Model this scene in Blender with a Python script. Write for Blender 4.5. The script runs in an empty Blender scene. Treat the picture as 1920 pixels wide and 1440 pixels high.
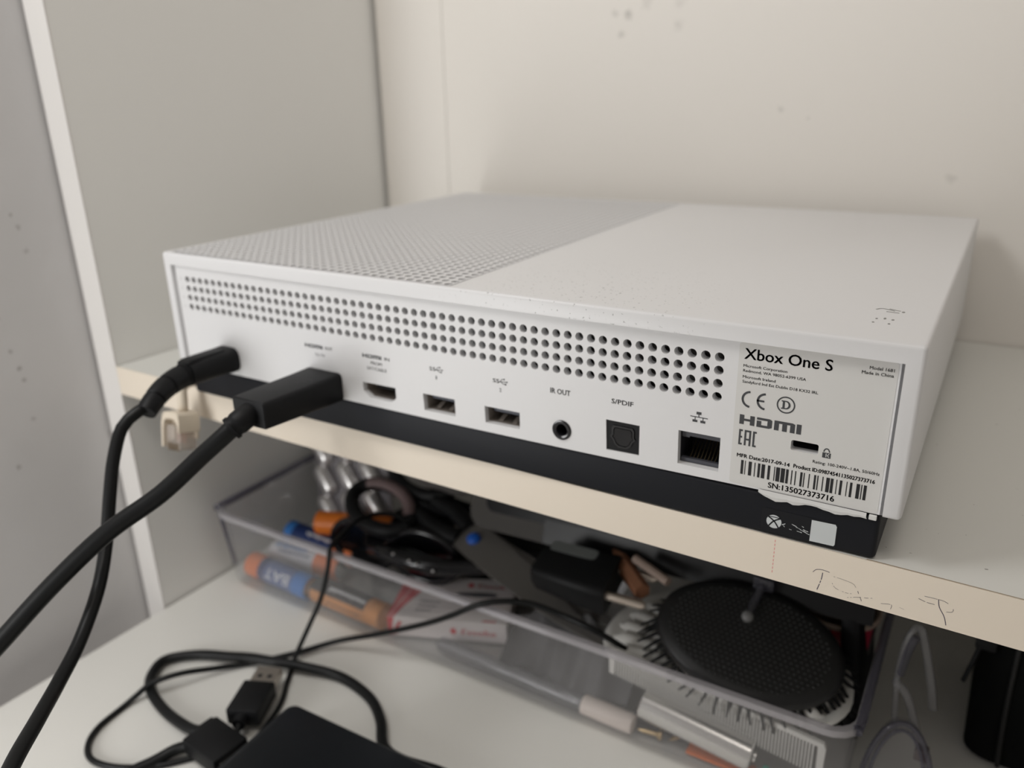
import bpy, bmesh, math, random
from math import sin, cos, pi, radians
from mathutils import Vector, Matrix
random.seed(7)
S = 0.001                      # the script is written in millimetres
SC = bpy.context.scene
COL = SC.collection

# ------------------------------------------------------------------ camera
cam_data = bpy.data.cameras.new('camera')
cam = bpy.data.objects.new('camera', cam_data)
COL.objects.link(cam)
SC.camera = cam
R0 = Vector((0.85483721, 0.51845553, -0.02138216))
R1 = Vector((0.16000844, -0.30257525, -0.93959859))
R2 = Vector((-0.4936098, 0.79978252, -0.34160985))
CAM = Vector((306.2466, -213.5436, 124.4438))
m = Matrix((R0, -R1, -R2)).transposed().to_4x4()
m.translation = CAM * S
cam.matrix_world = m
cam_data.sensor_fit = 'HORIZONTAL'
cam_data.sensor_width = 36.0
cam_data.lens = 28.254
cam_data.clip_start = 0.005
cam_data.clip_end = 30
cam_data.dof.use_dof = True
cam_data.dof.focus_distance = 0.222
cam_data.dof.aperture_fstop = 9.7

# ------------------------------------------------------------------ world, lights, exposure
SC.view_settings.view_transform = 'Standard'
SC.view_settings.look = 'None'
SC.view_settings.gamma = 1.0
SC.view_settings.use_curve_mapping = False
SC.view_settings.exposure = 0.0
world = bpy.data.worlds.new('room_light')
SC.world = world
world.use_nodes = True
bg = world.node_tree.nodes['Background']
bg.inputs['Color'].default_value = (1.0, 0.93, 0.86, 1)
bg.inputs['Strength'].default_value = 0.26


def area(name, loc, target, sx, sy, power, color):
    d = bpy.data.lights.new(name, 'AREA')
    d.shape = 'RECTANGLE'
    d.size, d.size_y, d.energy, d.color = sx * S, sy * S, power, color
    o = bpy.data.objects.new(name, d)
    COL.objects.link(o)
    o.location = Vector(loc) * S
    o.rotation_euler = (Vector(target) - Vector(loc)).to_track_quat('-Z', 'Y').to_euler()
    return o


area('added_key_upper', (-50, -200, 420), (130, 60, 10), 150, 200, 1.05, (1.0, 1.0, 0.99))  # unseen lamp added as main light from the left; no known window
area('added_fill_lower', (-50, -320, -20), (130, 60, 10), 150, 150, 0.72, (1.0, 1.0, 0.99))  # unseen low lamp added to brighten the desk and tray under the shelf
area('ceiling_light', (400, -500, 1200), (130, 60, 10), 400, 400, 2.9, (1.0, 0.93, 0.84))

# ------------------------------------------------------------------ materials
MATS = {}


def mat(name, color, rough=0.5, metal=0.0, spec=0.5, coat=0.0, bump=0.0, bscale=800.0, var=0.0, vscale=40.0):
    if name in MATS:
        return MATS[name]
    M = bpy.data.materials.new(name)
    M.use_nodes = True
    N, L = M.node_tree.nodes, M.node_tree.links
    p = N['Principled BSDF']
    c = tuple(color) + (1,)
    p.inputs['Base Color'].default_value = c
    p.inputs['Roughness'].default_value = rough
    p.inputs['Metallic'].default_value = metal
    p.inputs['Specular IOR Level'].default_value = spec
    p.inputs['Coat Weight'].default_value = coat
    tc = N.new('ShaderNodeTexCoord')
    if bump:
        t = N.new('ShaderNodeTexNoise')
        t.inputs['Scale'].default_value = bscale
        t.inputs['Detail'].default_value = 4
        b = N.new('ShaderNodeBump')
        b.inputs['Strength'].default_value = bump
        b.inputs['Distance'].default_value = 0.001
        L.new(tc.outputs['Object'], t.inputs['Vector'])
        L.new(t.outputs['Fac'], b.inputs['Height'])
        L.new(b.outputs['Normal'], p.inputs['Normal'])
    if var:
        t = N.new('ShaderNodeTexNoise')
        t.inputs['Scale'].default_value = vscale
        t.inputs['Detail'].default_value = 5
        r = N.new('ShaderNodeMix')
        r.data_type = 'RGBA'
        r.inputs['A'].default_value = tuple(v * (1 - var) for v in color) + (1,)
        r.inputs['B'].default_value = tuple(min(1, v * (1 + var)) for v in color) + (1,)
        L.new(tc.outputs['Object'], t.inputs['Vector'])
        L.new(t.outputs['Fac'], r.inputs['Factor'])
        L.new(r.outputs['Result'], p.inputs['Base Color'])
    MATS[name] = M
    return M


def add_specks(M, color, scale, thresh, soft=0.03, centre=None, radius=0.1, detail=2.0):
    """Small dirt specks (a noise threshold), if centre is given only within radius (metres) of it."""
    N, L = M.node_tree.nodes, M.node_tree.links
    p = N['Principled BSDF']
    inp = p.inputs['Base Color']
    tc = N.new('ShaderNodeTexCoord')
    t = N.new('ShaderNodeTexNoise')
    t.inputs['Scale'].default_value = scale
    t.inputs['Detail'].default_value = detail
    L.new(tc.outputs['Object'], t.inputs['Vector'])
    mr = N.new('ShaderNodeMapRange')
    mr.inputs['From Min'].default_value = thresh
    mr.inputs['From Max'].default_value = thresh + soft
    L.new(t.outputs['Fac'], mr.inputs['Value'])
    fac = mr.outputs['Result']
    if centre is not None:
        d = N.new('ShaderNodeVectorMath')
        d.operation = 'DISTANCE'
        d.inputs[1].default_value = centre
        L.new(tc.outputs['Object'], d.inputs[0])
        m2 = N.new('ShaderNodeMapRange')
        m2.inputs['From Min'].default_value = radius
        m2.inputs['From Max'].default_value = radius * 0.2
        L.new(d.outputs['Value'], m2.inputs['Value'])
        mu = N.new('ShaderNodeMath')
        mu.operation = 'MULTIPLY'
        L.new(fac, mu.inputs[0])
        L.new(m2.outputs['Result'], mu.inputs[1])
        fac = mu.outputs['Value']
    mx = N.new('ShaderNodeMix')
    mx.data_type = 'RGBA'
    if inp.is_linked:
        L.new(inp.links[0].from_socket, mx.inputs['A'])
    else:
        mx.inputs['A'].default_value = inp.default_value
    mx.inputs['B'].default_value = tuple(color) + (1,)
    L.new(fac, mx.inputs['Factor'])
    L.new(mx.outputs['Result'], inp)


def clear(name, tint, milk=0.06, milk_col=(0.85, 0.84, 0.86), rough=0.05, refl=0.25):
    """Thin clear plastic: see-through, a little milky, with a mirror sheen that grows towards its edges."""
    M = bpy.data.materials.new(name)
    M.use_nodes = True
    N, L = M.node_tree.nodes, M.node_tree.links
    N.remove(N['Principled BSDF'])
    out = N['Material Output']
    tr = N.new('ShaderNodeBsdfTransparent')
    tr.inputs['Color'].default_value = tuple(tint) + (1,)
    df = N.new('ShaderNodeBsdfDiffuse')
    df.inputs['Color'].default_value = tuple(milk_col) + (1,)
    gl = N.new('ShaderNodeBsdfGlossy')
    gl.inputs['Roughness'].default_value = rough
    a = N.new('ShaderNodeMixShader')
    a.inputs[0].default_value = milk
    L.new(tr.outputs[0], a.inputs[1])
    L.new(df.outputs[0], a.inputs[2])
    lw = N.new('ShaderNodeLayerWeight')
    lw.inputs['Blend'].default_value = 0.5
    pw = N.new('ShaderNodeMath')
    pw.operation = 'POWER'
    pw.inputs[1].default_value = 4.0
    L.new(lw.outputs['Facing'], pw.inputs[0])
    mu = N.new('ShaderNodeMath')
    mu.operation = 'MULTIPLY_ADD'
    mu.inputs[1].default_value = refl * 2.6
    mu.inputs[2].default_value = 0.035
    mu.use_clamp = True
    L.new(pw.outputs[0], mu.inputs[0])
    b = N.new('ShaderNodeMixShader')
    L.new(mu.outputs[0], b.inputs[0])
    L.new(a.outputs[0], b.inputs[1])
    L.new(gl.outputs[0], b.inputs[2])
    L.new(b.outputs[0], out.inputs['Surface'])
    MATS[name] = M
    return M


def lin(r, g, b):
    f = lambda v: (v / 255 / 12.92) if v / 255 <= 0.04045 else ((v / 255 + 0.055) / 1.055) ** 2.4
    return (f(r), f(g), f(b))


M_SHELL = mat('white_console_plastic', (0.72, 0.72, 0.73), 0.42)
M_PANEL = mat('white_panel_plastic', (0.72, 0.72, 0.73), 0.45)
M_BASE = mat('black_base_plastic', (0.0065, 0.0075, 0.011), 0.55, spec=0.25)
M_BLACK = mat('black_rubber', (0.0065, 0.0068, 0.0078), 0.5, spec=0.22)
M_CABLE = mat('black_cable_jacket', (0.0065, 0.007, 0.0075), 0.4, spec=0.25)
M_BLACKG = mat('black_gloss_plastic', (0.008, 0.008, 0.010), 0.14)
M_DARK = mat('dark_cavity', (0.02, 0.02, 0.022), 0.7)
M_INK = mat('grey_print', (0.045, 0.047, 0.052), 0.6)
M_INKB = mat('black_print', (0.006, 0.006, 0.008), 0.6)
M_STEEL = mat('port_steel', (0.42, 0.37, 0.33), 0.32, 1.0)
M_PORT = mat('tan_port_metal', (0.34, 0.30, 0.265), 0.5, 0.25)
M_GOLD = mat('contact_gold', (0.62, 0.45, 0.22), 0.3, 1.0)
M_LABEL = mat('white_label_paper', (0.65, 0.645, 0.63), 0.6)
M_WHITE = mat('white_plastic', (0.72, 0.71, 0.68), 0.45)
M_SHELF = mat('white_laminate', (0.66, 0.66, 0.63), 0.42)
M_EDGE = mat('cream_edge_band', (0.78, 0.70, 0.595), 0.5)
M_SIDE = mat('white_melamine', (0.83, 0.825, 0.80), 0.4)
M_DESK = mat('desk_laminate', (0.72, 0.71, 0.675), 0.45)
add_specks(M_DESK, (0.25, 0.24, 0.23), 420, 0.80, 0.03)
add_specks(M_SHELF, (0.30, 0.29, 0.27), 500, 0.755, 0.04)
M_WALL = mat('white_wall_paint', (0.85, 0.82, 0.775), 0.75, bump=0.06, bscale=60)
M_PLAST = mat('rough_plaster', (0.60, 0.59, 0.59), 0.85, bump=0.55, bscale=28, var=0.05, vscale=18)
add_specks(M_SHELL, (0.22, 0.22, 0.22), 900, 0.66, 0.04, centre=(0.045, -0.095, 0.0635), radius=0.055)
M_SILV = mat('bright_steel', (0.86, 0.85, 0.83), 0.24, 1.0)
M_BRUSH = mat('brushed_steel', (0.20, 0.19, 0.18), 0.5, 0.5)
M_CLEAR = clear('clear_plastic', (0.975, 0.975, 0.98), 0.04)
M_RIM = clear('clear_plastic_rim', (0.84, 0.83, 0.85), 0.40, (0.66, 0.64, 0.665), 0.1, 0.35)
M_RIMD = clear('smoky_plastic_rim', (0.60, 0.59, 0.66), 0.12, (0.3, 0.3, 0.34), 0.08, 0.35)
M_LENS = clear('clear_lens_plastic', (0.86, 0.86, 0.87), 0.10, (0.6, 0.6, 0.62), 0.06, 0.4)


# ------------------------------------------------------------------ geometry helpers
class G:
    """A bag of polygons in world millimetres."""

    def __init__(s):
        s.v, s.f, s.m = [], [], []

    def add(s, V, F, mi=0, M=None):
        b = len(s.v)
        s.v.extend([(M @ Vector(p)) if M is not None else Vector(p) for p in V])
        s.f.extend([tuple(i + b for i in f) for f in F])
        s.m.extend([mi] * len(F))
        return s

    def box(s, x0, x1, y0, y1, z0, z1, bev=0, mi=0, M=None, seg=2):
        bm = bmesh.new()
        bmesh.ops.create_cube(bm, size=1)
        for v in bm.verts:
            v.co = Vector(((x0 + x1) / 2 + v.co.x * (x1 - x0), (y0 + y1) / 2 + v.co.y * (y1 - y0), (z0 + z1) / 2 + v.co.z * (z1 - z0)))
        if bev:
            bmesh.ops.bevel(bm, geom=bm.edges[:], offset=bev, segments=seg, affect='EDGES', profile=0.5)
        return s.bm(bm, mi, M)

    def bm(s, bm, mi=0, M=None):
        bm.verts.index_update()
        s.add([v.co.copy() for v in bm.verts], [[v.index for v in f.verts] for f in bm.faces], mi, M)
        bm.free()
        return s

    def loft(s, loops, mi=0, cap=True, M=None, closed=False):
        n = len(loops[0])
        V = [p for l in loops for p in l]
        F = []
        k = len(loops)
        for i in range(k if closed else k - 1):
            a, b = i * n, ((i + 1) % k) * n
            for j in range(n):
                F.append((a + j, a + (j + 1) % n, b + (j + 1) % n, b + j))
        if cap and not closed:
            F.append(tuple(range(n - 1, -1, -1)))
            F.append(tuple((k - 1) * n + j for j in range(n)))
        return s.add(V, F, mi, M)

    def lathe(s, prof, n=24, M=None, mi=0, cap=True):
        """prof = [(radius, height)], turned round local Z"""
        return s.loft([[(r * cos(2 * pi * j / n), r * sin(2 * pi * j / n), h) for j in range(n)] for r, h in prof], mi, cap, M)

    def tube(s, pts, r, n=12, step=2.0, mi=0, smooth=True, flat=1.0):
        P, T = curve(pts, step) if smooth else ([Vector(p) for p in pts], [i for i in range(len(pts))])
        rr = r if callable(r) else (lambda t: r)
        loops = []
        up = None
        for i, p in enumerate(P):
            t = (P[min(i + 1, len(P) - 1)] - P[max(i - 1, 0)]).normalized()
            if up is None:
                up = Vector((0, 0, 1)) if abs(t.z) < 0.9 else Vector((1, 0, 0))
            a = t.cross(up).normalized()
            up = a.cross(t).normalized()
            q = rr(T[i])
            loops.append([p + a * (q * cos(2 * pi * j / n)) + up * (q * flat * sin(2 * pi * j / n)) for j in range(n)])
        return s.loft(loops, mi)

    def prism(s, poly, h0, h1, M=None, mi=0):
        return s.loft([[(x, y, h0) for x, y in poly], [(x, y, h1) for x, y in poly]], mi, True, M)


def curve(pts, step=2.0):
    """Catmull-Rom through pts; returns points and parameters (0..len-1)."""
    P = [Vector(p) for p in pts]
    Q = [P[0] * 2 - P[1]] + P + [P[-1] * 2 - P[-2]]
    out, T = [], []
    for i in range(len(P) - 1):
        a, b, c, d = Q[i:i + 4]
        k = max(2, int((c - b).length / step))
        for j in range(k):
            t = j / k
            out.append(0.5 * ((2 * b) + (c - a) * t + (2 * a - 5 * b + 4 * c - d) * t * t + (3 * b - a - 3 * c + d) * t ** 3))
            T.append(i + t)
    out.append(P[-1])
    T.append(len(P) - 1)
    return out, T


def fr(o, x, zhint=(0, 0, 1)):
    """Frame at o, its x axis along x, z axis near zhint."""
    x = Vector(x).normalized()
    y = Vector(zhint).cross(x).normalized()
    z = x.cross(y)
    M = Matrix((x, y, z)).transposed().to_4x4()
    M.translation = Vector(o)
    return M


def rrect(x0, x1, y0, y1, r, n=5):
    P = []
    for cx, cy, a in ((x1 - r, y1 - r, 0), (x0 + r, y1 - r, 90), (x0 + r, y0 + r, 180), (x1 - r, y0 + r, 270)):
        for k in range(n + 1):
            t = radians(a + 90 * k / n)
            P.append((cx + r * cos(t), cy + r * sin(t)))
    return P


def circ(cx, cy, r, n=14, ry=None):
    return [(cx + r * cos(2 * pi * k / n), cy + (ry or r) * sin(2 * pi * k / n)) for k in range(n)]


def arc(cx, cy, r, a0, a1, n=12, ry=None):
    return [(cx + r * cos(radians(a0 + (a1 - a0) * k / n)), cy + (ry or r) * sin(radians(a0 + (a1 - a0) * k / n))) for k in range(n + 1)]


def band(path, w):
    """Polygon of constant width w round a 2D path."""
    P = [Vector(p) for p in path]
    L, Rr = [], []
    for i, p in enumerate(P):
        t = (P[min(i + 1, len(P) - 1)] - P[max(i - 1, 0)]).normalized()
        nn = Vector((-t.y, t.x))
        L.append(tuple(p + nn * w / 2))
        Rr.append(tuple(p - nn * w / 2))
    return L + Rr[::-1]


XZ = Matrix(((1, 0, 0, 0), (0, 0, -1, 0), (0, 1, 0, 0), (0, 0, 0, 1)))   # flat drawing (x, y, h) -> (x, -h, y): faces the viewer side


def plate(outer, holes, t, bevel=0.0):
    """A plate with holes (2D curve fill), t thick, as (V, F)."""
    c = bpy.data.curves.new('tmp', 'CURVE')
    c.dimensions = '2D'
    c.fill_mode = 'BOTH'
    c.extrude = t / 2
    for poly in [outer] + holes:
        sp = c.splines.new('POLY')
        sp.points.add(len(poly) - 1)
        for q, (x, y) in zip(sp.points, poly):
            q.co = (x, y, 0, 1)
        sp.use_cyclic_u = True
    o = bpy.data.objects.new('tmp', c)
    COL.objects.link(o)
    dg = bpy.context.evaluated_depsgraph_get()
    me = o.evaluated_get(dg).to_mesh()
    V = [v.co.copy() for v in me.vertices]
    F = [tuple(p.vertices) for p in me.polygons]
    o.evaluated_get(dg).to_mesh_clear()
    bpy.data.objects.remove(o)
    bpy.data.curves.remove(c)
    return V, F


_CAP = [None]


def text2d(s, bold=0.0, res=2):
    c = bpy.data.curves.new('tmp', 'FONT')
    c.body = s
    c.size = 1.0
    c.resolution_u = res
    c.offset = bold
    o = bpy.data.objects.new('tmp', c)
    COL.objects.link(o)
    dg = bpy.context.evaluated_depsgraph_get()
    me = o.evaluated_get(dg).to_mesh()
    V = [v.co.copy() for v in me.vertices]
    F = [tuple(p.vertices) for p in me.polygons]
    o.evaluated_get(dg).to_mesh_clear()
    bpy.data.objects.remove(o)
    bpy.data.curves.remove(c)
    return V, F


def text(s, x0, x1, y, cap, bold=0.0, res=2, shear=0.0):
    """Flat lettering from x0 to x1 on baseline y, capitals cap high, in a flat drawing plane."""
    if _CAP[0] is None:
        _CAP[0] = max(v.y for v in text2d('H')[0])
    V, F = text2d(s, bold, res)
    a, b = min(v.x for v in V), max(v.x for v in V)
    k = (x1 - x0) / (b - a)
    q = cap / _CAP[0]
    return [Vector((x0 + (v.x - a) * k + shear * v.y * q, y + v.y * q, 0)) for v in V], F


ROOTM = {}


def thing(name, label, cat, loc, group=None, M=None):
    o = bpy.data.objects.new(name, None)
    COL.objects.link(o)
    o.empty_display_size = 0.01
    M = (M.copy() if M is not None else Matrix.Translation(Vector(loc)))
    ROOTM[o] = M
    W = M.copy()
    W.translation = M.translation * S
    o.matrix_world = W
    o['label'], o['category'] = label, cat
    if group:
        o['group'] = group
    return o


def mesh_of(name, g, mats, M, smooth):
    inv = M.inverted()
    me = bpy.data.meshes.new(name)
    me.from_pydata([(inv @ v) * S for v in g.v], [], g.f)
    for k in (mats if isinstance(mats, (list, tuple)) else [mats]):
        me.materials.append(k)
    me.polygons.foreach_set('material_index', g.m)
    if smooth:
        me.polygons.foreach_set('use_smooth', [True] * len(g.f))
        me.update()
        me.set_sharp_from_angle(angle=radians(smooth))
    me.update()
    return me


def part(name, g, mats, parent, smooth=35, label=None, kind=None):
    """One mesh of a thing; polygons of g are given in world millimetres."""
    M = ROOTM[parent]
    o = bpy.data.objects.new(name, mesh_of(name, g, mats, M, smooth))
    COL.objects.link(o)
    o.parent = parent
    ROOTM[o] = M
    if label:
        o['label'] = label
    if kind:
        o['kind'] = kind
    return o


def solo(name, g, mats, loc, label=None, cat=None, group=None, kind=None, smooth=35):
    """A top-level thing (or a piece of the setting) that is one mesh."""
    M = Matrix.Translation(Vector(loc))
    o = bpy.data.objects.new(name, mesh_of(name, g, mats, M, smooth))
    COL.objects.link(o)
    o.location = Vector(loc) * S
    ROOTM[o] = M
    for k, v in (('label', label), ('category', cat), ('group', group), ('kind', kind)):
        if v:
            o[k] = v
    return o


def flat(V, F, y):
    """Drawing plane -> world plane facing -Y at depth y."""
    return [Vector((v[0], y, v[1])) for v in V], F


def recalc(o):
    bm = bmesh.new()
    bm.from_mesh(o.data)
    bmesh.ops.recalc_face_normals(bm, faces=bm.faces)
    bm.to_mesh(o.data)
    bm.free()


def boolean_cut(g, cutters):
    """g minus each cutter (bags of polygons, millimetres) -> new bag"""
    def ob(gg):
        me = bpy.data.meshes.new('t')
        me.from_pydata(gg.v, [], gg.f)
        bm = bmesh.new()
        bm.from_mesh(me)
        bmesh.ops.recalc_face_normals(bm, faces=bm.faces)
        bm.to_mesh(me)
        bm.free()
        o = bpy.data.objects.new('t', me)
        COL.objects.link(o)
        return o
    base = ob(g)
    tmp = [base]
    for c in cutters:
        k = ob(c)
        tmp.append(k)
        md = base.modifiers.new('b', 'BOOLEAN')
        md.operation = 'DIFFERENCE'
        md.solver = 'EXACT'
        md.object = k
    dg = bpy.context.evaluated_depsgraph_get()
    me = base.evaluated_get(dg).to_mesh()
    out = G()
    out.add([v.co.copy() for v in me.vertices], [tuple(p.vertices) for p in me.polygons])
    base.evaluated_get(dg).to_mesh_clear()
    for o in tmp:
        d = o.data
        bpy.data.objects.remove(o)
        bpy.data.meshes.remove(d)
    return out


# ------------------------------------------------------------------ the setting
SL = 0.0163                                   # the cabinet stands turned by about one degree to the console


def fy(x, y):                                 # a line parallel to the shelf's front edge
    return y - SL * (x + 58)


g = G()
g.prism([(-110, fy(-110, 247)), (1100, fy(1100, 247)), (1100, 330), (-110, 330)], -600, 1300)
wall_back = solo('wall_back', g, M_WALL, (400, 260, 0), kind='structure', smooth=0)
g = G()
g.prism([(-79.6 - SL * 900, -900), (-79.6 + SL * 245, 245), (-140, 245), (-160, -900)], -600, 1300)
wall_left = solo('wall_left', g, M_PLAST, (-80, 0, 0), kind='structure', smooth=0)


def spot(M, pts):
    """Old stains and paint chips on a wall: (x, y, z) in mm local to the wall, radius mm, strength, colour."""
    N, L = M.node_tree.nodes, M.node_tree.links
    p = N['Principled BSDF']
    inp = p.inputs['Base Color']
    for (c, r, s, col) in pts:
        tc = N.new('ShaderNodeTexCoord')
        nz = N.new('ShaderNodeTexNoise')
        nz.inputs['Scale'].default_value = 350
        ad = N.new('ShaderNodeVectorMath')
        ad.operation = 'MULTIPLY_ADD'
        ad.inputs[1].default_value = (r * S * 1.6,) * 3
        L.new(tc.outputs['Object'], nz.inputs['Vector'])
        L.new(nz.outputs['Color'], ad.inputs[0])
        L.new(tc.outputs['Object'], ad.inputs[2])
        d = N.new('ShaderNodeVectorMath')
        d.operation = 'DISTANCE'
        d.inputs[1].default_value = Vector(c) * S + Vector((r * S * .8,) * 3)
        L.new(ad.outputs['Vector'], d.inputs[0])
        mr = N.new('ShaderNodeMapRange')
        mr.inputs['From Min'].default_value = r * S * 1.1
        mr.inputs['From Max'].default_value = r * S * 0.3
        mr.inputs['To Max'].default_value = s
        L.new(d.outputs['Value'], mr.inputs['Value'])
        mx = N.new('ShaderNodeMix')
        mx.data_type = 'RGBA'
        if inp.is_linked:
            L.new(inp.links[0].from_socket, mx.inputs['A'])
        else:
            mx.inputs['A'].default_value = inp.default_value
        mx.inputs['B'].default_value = tuple(col) + (1,)
        L.new(mr.outputs['Result'], mx.inputs['Factor'])
        L.new(mx.outputs['Result'], inp)


GREY = (0.30, 0.29, 0.27)
spot(M_WALL, [((106 - 400, -16, 164), 3.2, 0.45, GREY), ((102 - 400, -16, 154), 2.4, 0.35, GREY), ((98 - 400, -16, 165), 2.6, 0.25, GREY),
              ((117 - 400, -16, 169), 4, 0.18, GREY), ((136 - 400, -16, 157), 3.5, 0.18, GREY), ((136 - 400, -16, 168), 4, 0.15, GREY),
              ((195 - 400, -16, 113), 2.2, 0.35, GREY), ((209 - 400, -16, 108), 1.8, 0.3, GREY), ((280 - 400, -18, 80), 3, 0.2, GREY)])
DK = (0.20, 0.18, 0.17)
spot(M_PLAST, [((0, -29, 7), 1.3, 0.6, DK), ((0, -28, 1), 1.2, 0.55, DK), ((0, -28, -19), 1.3, 0.5, DK), ((0, -40, -40), 1.5, 0.55, DK),
               ((0, -31, 16), 1.2, 0.5, DK), ((2, 7, -40), 2.6, 0.6, DK), ((0, -17, 77), 1.0, 0.5, DK), ((0, -15, 71), 1.4, 0.45, DK), ((0, -24, 72), 1.2, 0.4, DK),
               ((0, -36, 22), 1.6, 0.4, DK), ((0, -33, 32), 1.4, 0.4, DK), ((0, -14, 60), 1.6, 0.35, DK)])

# concave filler strip in the corner between side panel and back wall
path = arc(-27.5, 218, 30.5, 180, 90, 10, 27.5)
cove = [(x, y) for x, y in path] + [(-58, 245.6)]
cove = [(-55.0, 221.0)] + [(x + 3.0, y + 0.2) for x, y in path] + [(-24, 246.2), (-55.0, 246.4)]
g = G()
g.prism(cove, -0.0, 700)
solo('trim_1', g, M_WALL, (-50, 240, 0), kind='structure', smooth=40)

# desk (its left edge stands a little off the wall)
desk = thing('desk', 'white laminate desk top running under the shelf along the plaster wall', 'desk', (250, -100, -160))
g = G()
g.prism([(-60.6 - SL * 700, -700), (900, -700), (900, fy(900, 245.5)), (-60.6 + SL * 244, 245.5)], -160, -142.5)
part('desk_top', g, M_DESK, desk, 0)
for x in (-40, 820):
    for y in (-640, 180):
        part('leg', G().box(x, x + 40, y, y + 40, -870, -160.2, 1), M_DESK, desk, 0)

# open shelf unit: side panel and one board
unit = thing('shelf_unit', 'white melamine shelf unit with cream edge banding fixed in the wall corner', 'shelf', (0, 120, -7))
g = G()
g.prism([(-77.4, 8.0), (-61.8, 7.7), (-57.9, 243), (-73.6, 243)], -420, 640)
part('side_panel', g, M_SIDE, unit, 0)
g = G()
g.prism([(-77.5, 7.4), (-61.7, 7.1), (-61.7, 7.6), (-77.5, 7.9)], -420, 640)
part('edge_band', g, mat('white_edge_band', (0.72, 0.70, 0.68), 0.5), unit, 0)
g = G()
g.prism([(-61.4, fy(-61.4, 7.6)), (700, fy(700, 7.6)), (700, fy(700, 246.2)), (-57.6, 246)], -14.4, 0)
board = part('shelf_board', g, M_SHELF, unit, 0)
g = G()
g.prism([(-61.5, fy(-61.5, 7.0)), (700, fy(700, 7.0)), (700, fy(700, 7.5)), (-61.5, fy(-61.5, 7.5))], -14.6, -0.05)
part('edge_band', g, M_EDGE, board, 0, label='cream plastic edge band with pen scribbles')
# glue line seen along the top of the edge band
g = G()
g.prism([(288, fy(288, 7.45)), (700, fy(700, 7.45)), (700, fy(700, 7.75)), (288, fy(288, 7.75))], 0.0, 0.06)
part('glue_line', g, mat('brown_glue', (0.30, 0.24, 0.17), 0.7), board, 0)
# pen scribbles on the edge band
PEN = [[(274.5, -8.2), (275.4, -7.1), (277.1, -6.7), (279.0, -6.9)], [(277.2, -7.6), (277.0, -10.0), (276.2, -13.6)],
       [(280.2, -7.9), (282.5, -8.0), (285.5, -8.5), (286.4, -9.5)], [(280.0, -10.1), (281.2, -11.5), (283.8, -12.0), (285.5, -11.8)],
       [(287.0, -10.4), (287.3, -11.2)], [(284.5, -13.4), (287.2, -12.4), (290.0, -11.7), (291.8, -11.1)], [(287.8, -12.1), (288.3, -13.3)],
       [(293.3, -12.3), (295.9, -11.8), (295.9, -13.2)], [(297.6, -11.8), (300.5, -12.4)], [(302.2, -7.5), (304.3, -8.0), (306.2, -8.0)],
       [(303.5, -6.3), (305.8, -6.2), (308.4, -6.3), (310.4, -7.4), (310.6, -8.8), (309.2, -9.3)], [(306.9, -6.1), (307.4, -8.4), (308.9, -10.9), (309.8, -13.8)]]
WID = [.16, .22, .07, .08, .14, .1, .14, .1, .05, .13, .11, .2]
g = G()
for s_, w in zip(PEN, WID):
    c, _ = curve([(x, z, 0) for x, z in s_], 0.4)
    poly = band([(p.x, p.y) for p in c], w)
    n = len(poly) // 2
    for k in range(n - 1):
        if random.random() < (0.93 if w > .12 else 0.7):
            q = [poly[k], poly[k + 1], poly[-2 - k], poly[-1 - k]]
            g.add([(x, fy(x, 6.96), z) for x, z in q], [(0, 1, 2, 3)])
part('pen_scribble', g, mat('blue_black_ink', (0.05, 0.04, 0.08), 0.6), board, 0, label='faint blue black pen letters')
g = G()
for k in range(9):
    z = -1.0 - k * 1.3
    g.add([(263.0, fy(263, 6.96), z), (263.25, fy(263, 6.96), z), (263.25, fy(263, 6.96), z - .75), (263.0, fy(263, 6.96), z - .75)], [(0, 1, 2, 3)])
part('pen_scribble', g, mat('pale_red_ink', (0.75, 0.32, 0.30), 0.6), board, 0, label='dotted pale red pen line')

# ------------------------------------------------------------------ game console
con = thing('game_console', 'white game console with perforated vents and ports, black base, on the shelf', 'game console', (147.5, 115, 0))
g = G().box(0, 295, 0, 230, 14.5, 63.5, 1.3, seg=3)
XH0, PH, NXH, NYH, YH0 = 5.6, 4.05, 36, 55, 4.2
wx0, wx1 = XH0 - PH / 2, XH0 + PH * (NXH - .5)
wy0, wy1 = YH0 - PH / 2, YH0 + PH * (NYH - .5)
g = boolean_cut(g, [G().box(4.7, 290.4, -3, 5.4, 8, 58.25), G().box(8, 287, 5.2, 226, 8, 58.9), G().box(wx0, wx1, wy0, wy1, 50, 80)])
for v in g.v:                       # the lid sits slightly askew: its rear edge is flush on the left, proud on the right
    if v.y < 3:
        k = max(0.0, 1 - v.x / 295)
        v.y += 1.5 * k
        v.x -= 2.0 * k * (1 if v.x < 20 or v.x > 270 else 0)
        v.z -= 0.3 * k
part('shell', g, M_SHELL, con, 30)

# perforated half of the lid: every hole is cut through
g = G()
NSEG, HR, T0, T1 = 12, 1.52, 60.3, 63.5
ring = [(cos(2 * pi * k / NSEG) * HR, sin(2 * pi * k / NSEG) * HR) for k in range(NSEG)]
h = PH / 2
crn = [(h, h), (-h, h), (-h, -h), (h, -h)]
V, F = [], []
for i in range(NXH):
    for j in range(NYH):
        cx, cy, b = XH0 + PH * i, YH0 + PH * j, len(V)
        V += [(cx + x, cy + y, T1) for x, y in ring] + [(cx + x, cy + y, T0) for x, y in ring] + [(cx + x, cy + y, T1) for x, y in crn]
        for q in range(4):
            for k in range(3):
                F.append((b + 24 + q, b + (q * 3 + k + 1) % 12, b + q * 3 + k)[::-1])
            F.append((b + 24 + q, b + 24 + (q + 1) % 4, b + (q * 3 + 3) % 12))
        for k in range(NSEG):
            F.append((b + k, b + (k + 1) % 12, b + 12 + (k + 1) % 12, b + 12 + k))
g.add(V, F)
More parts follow.
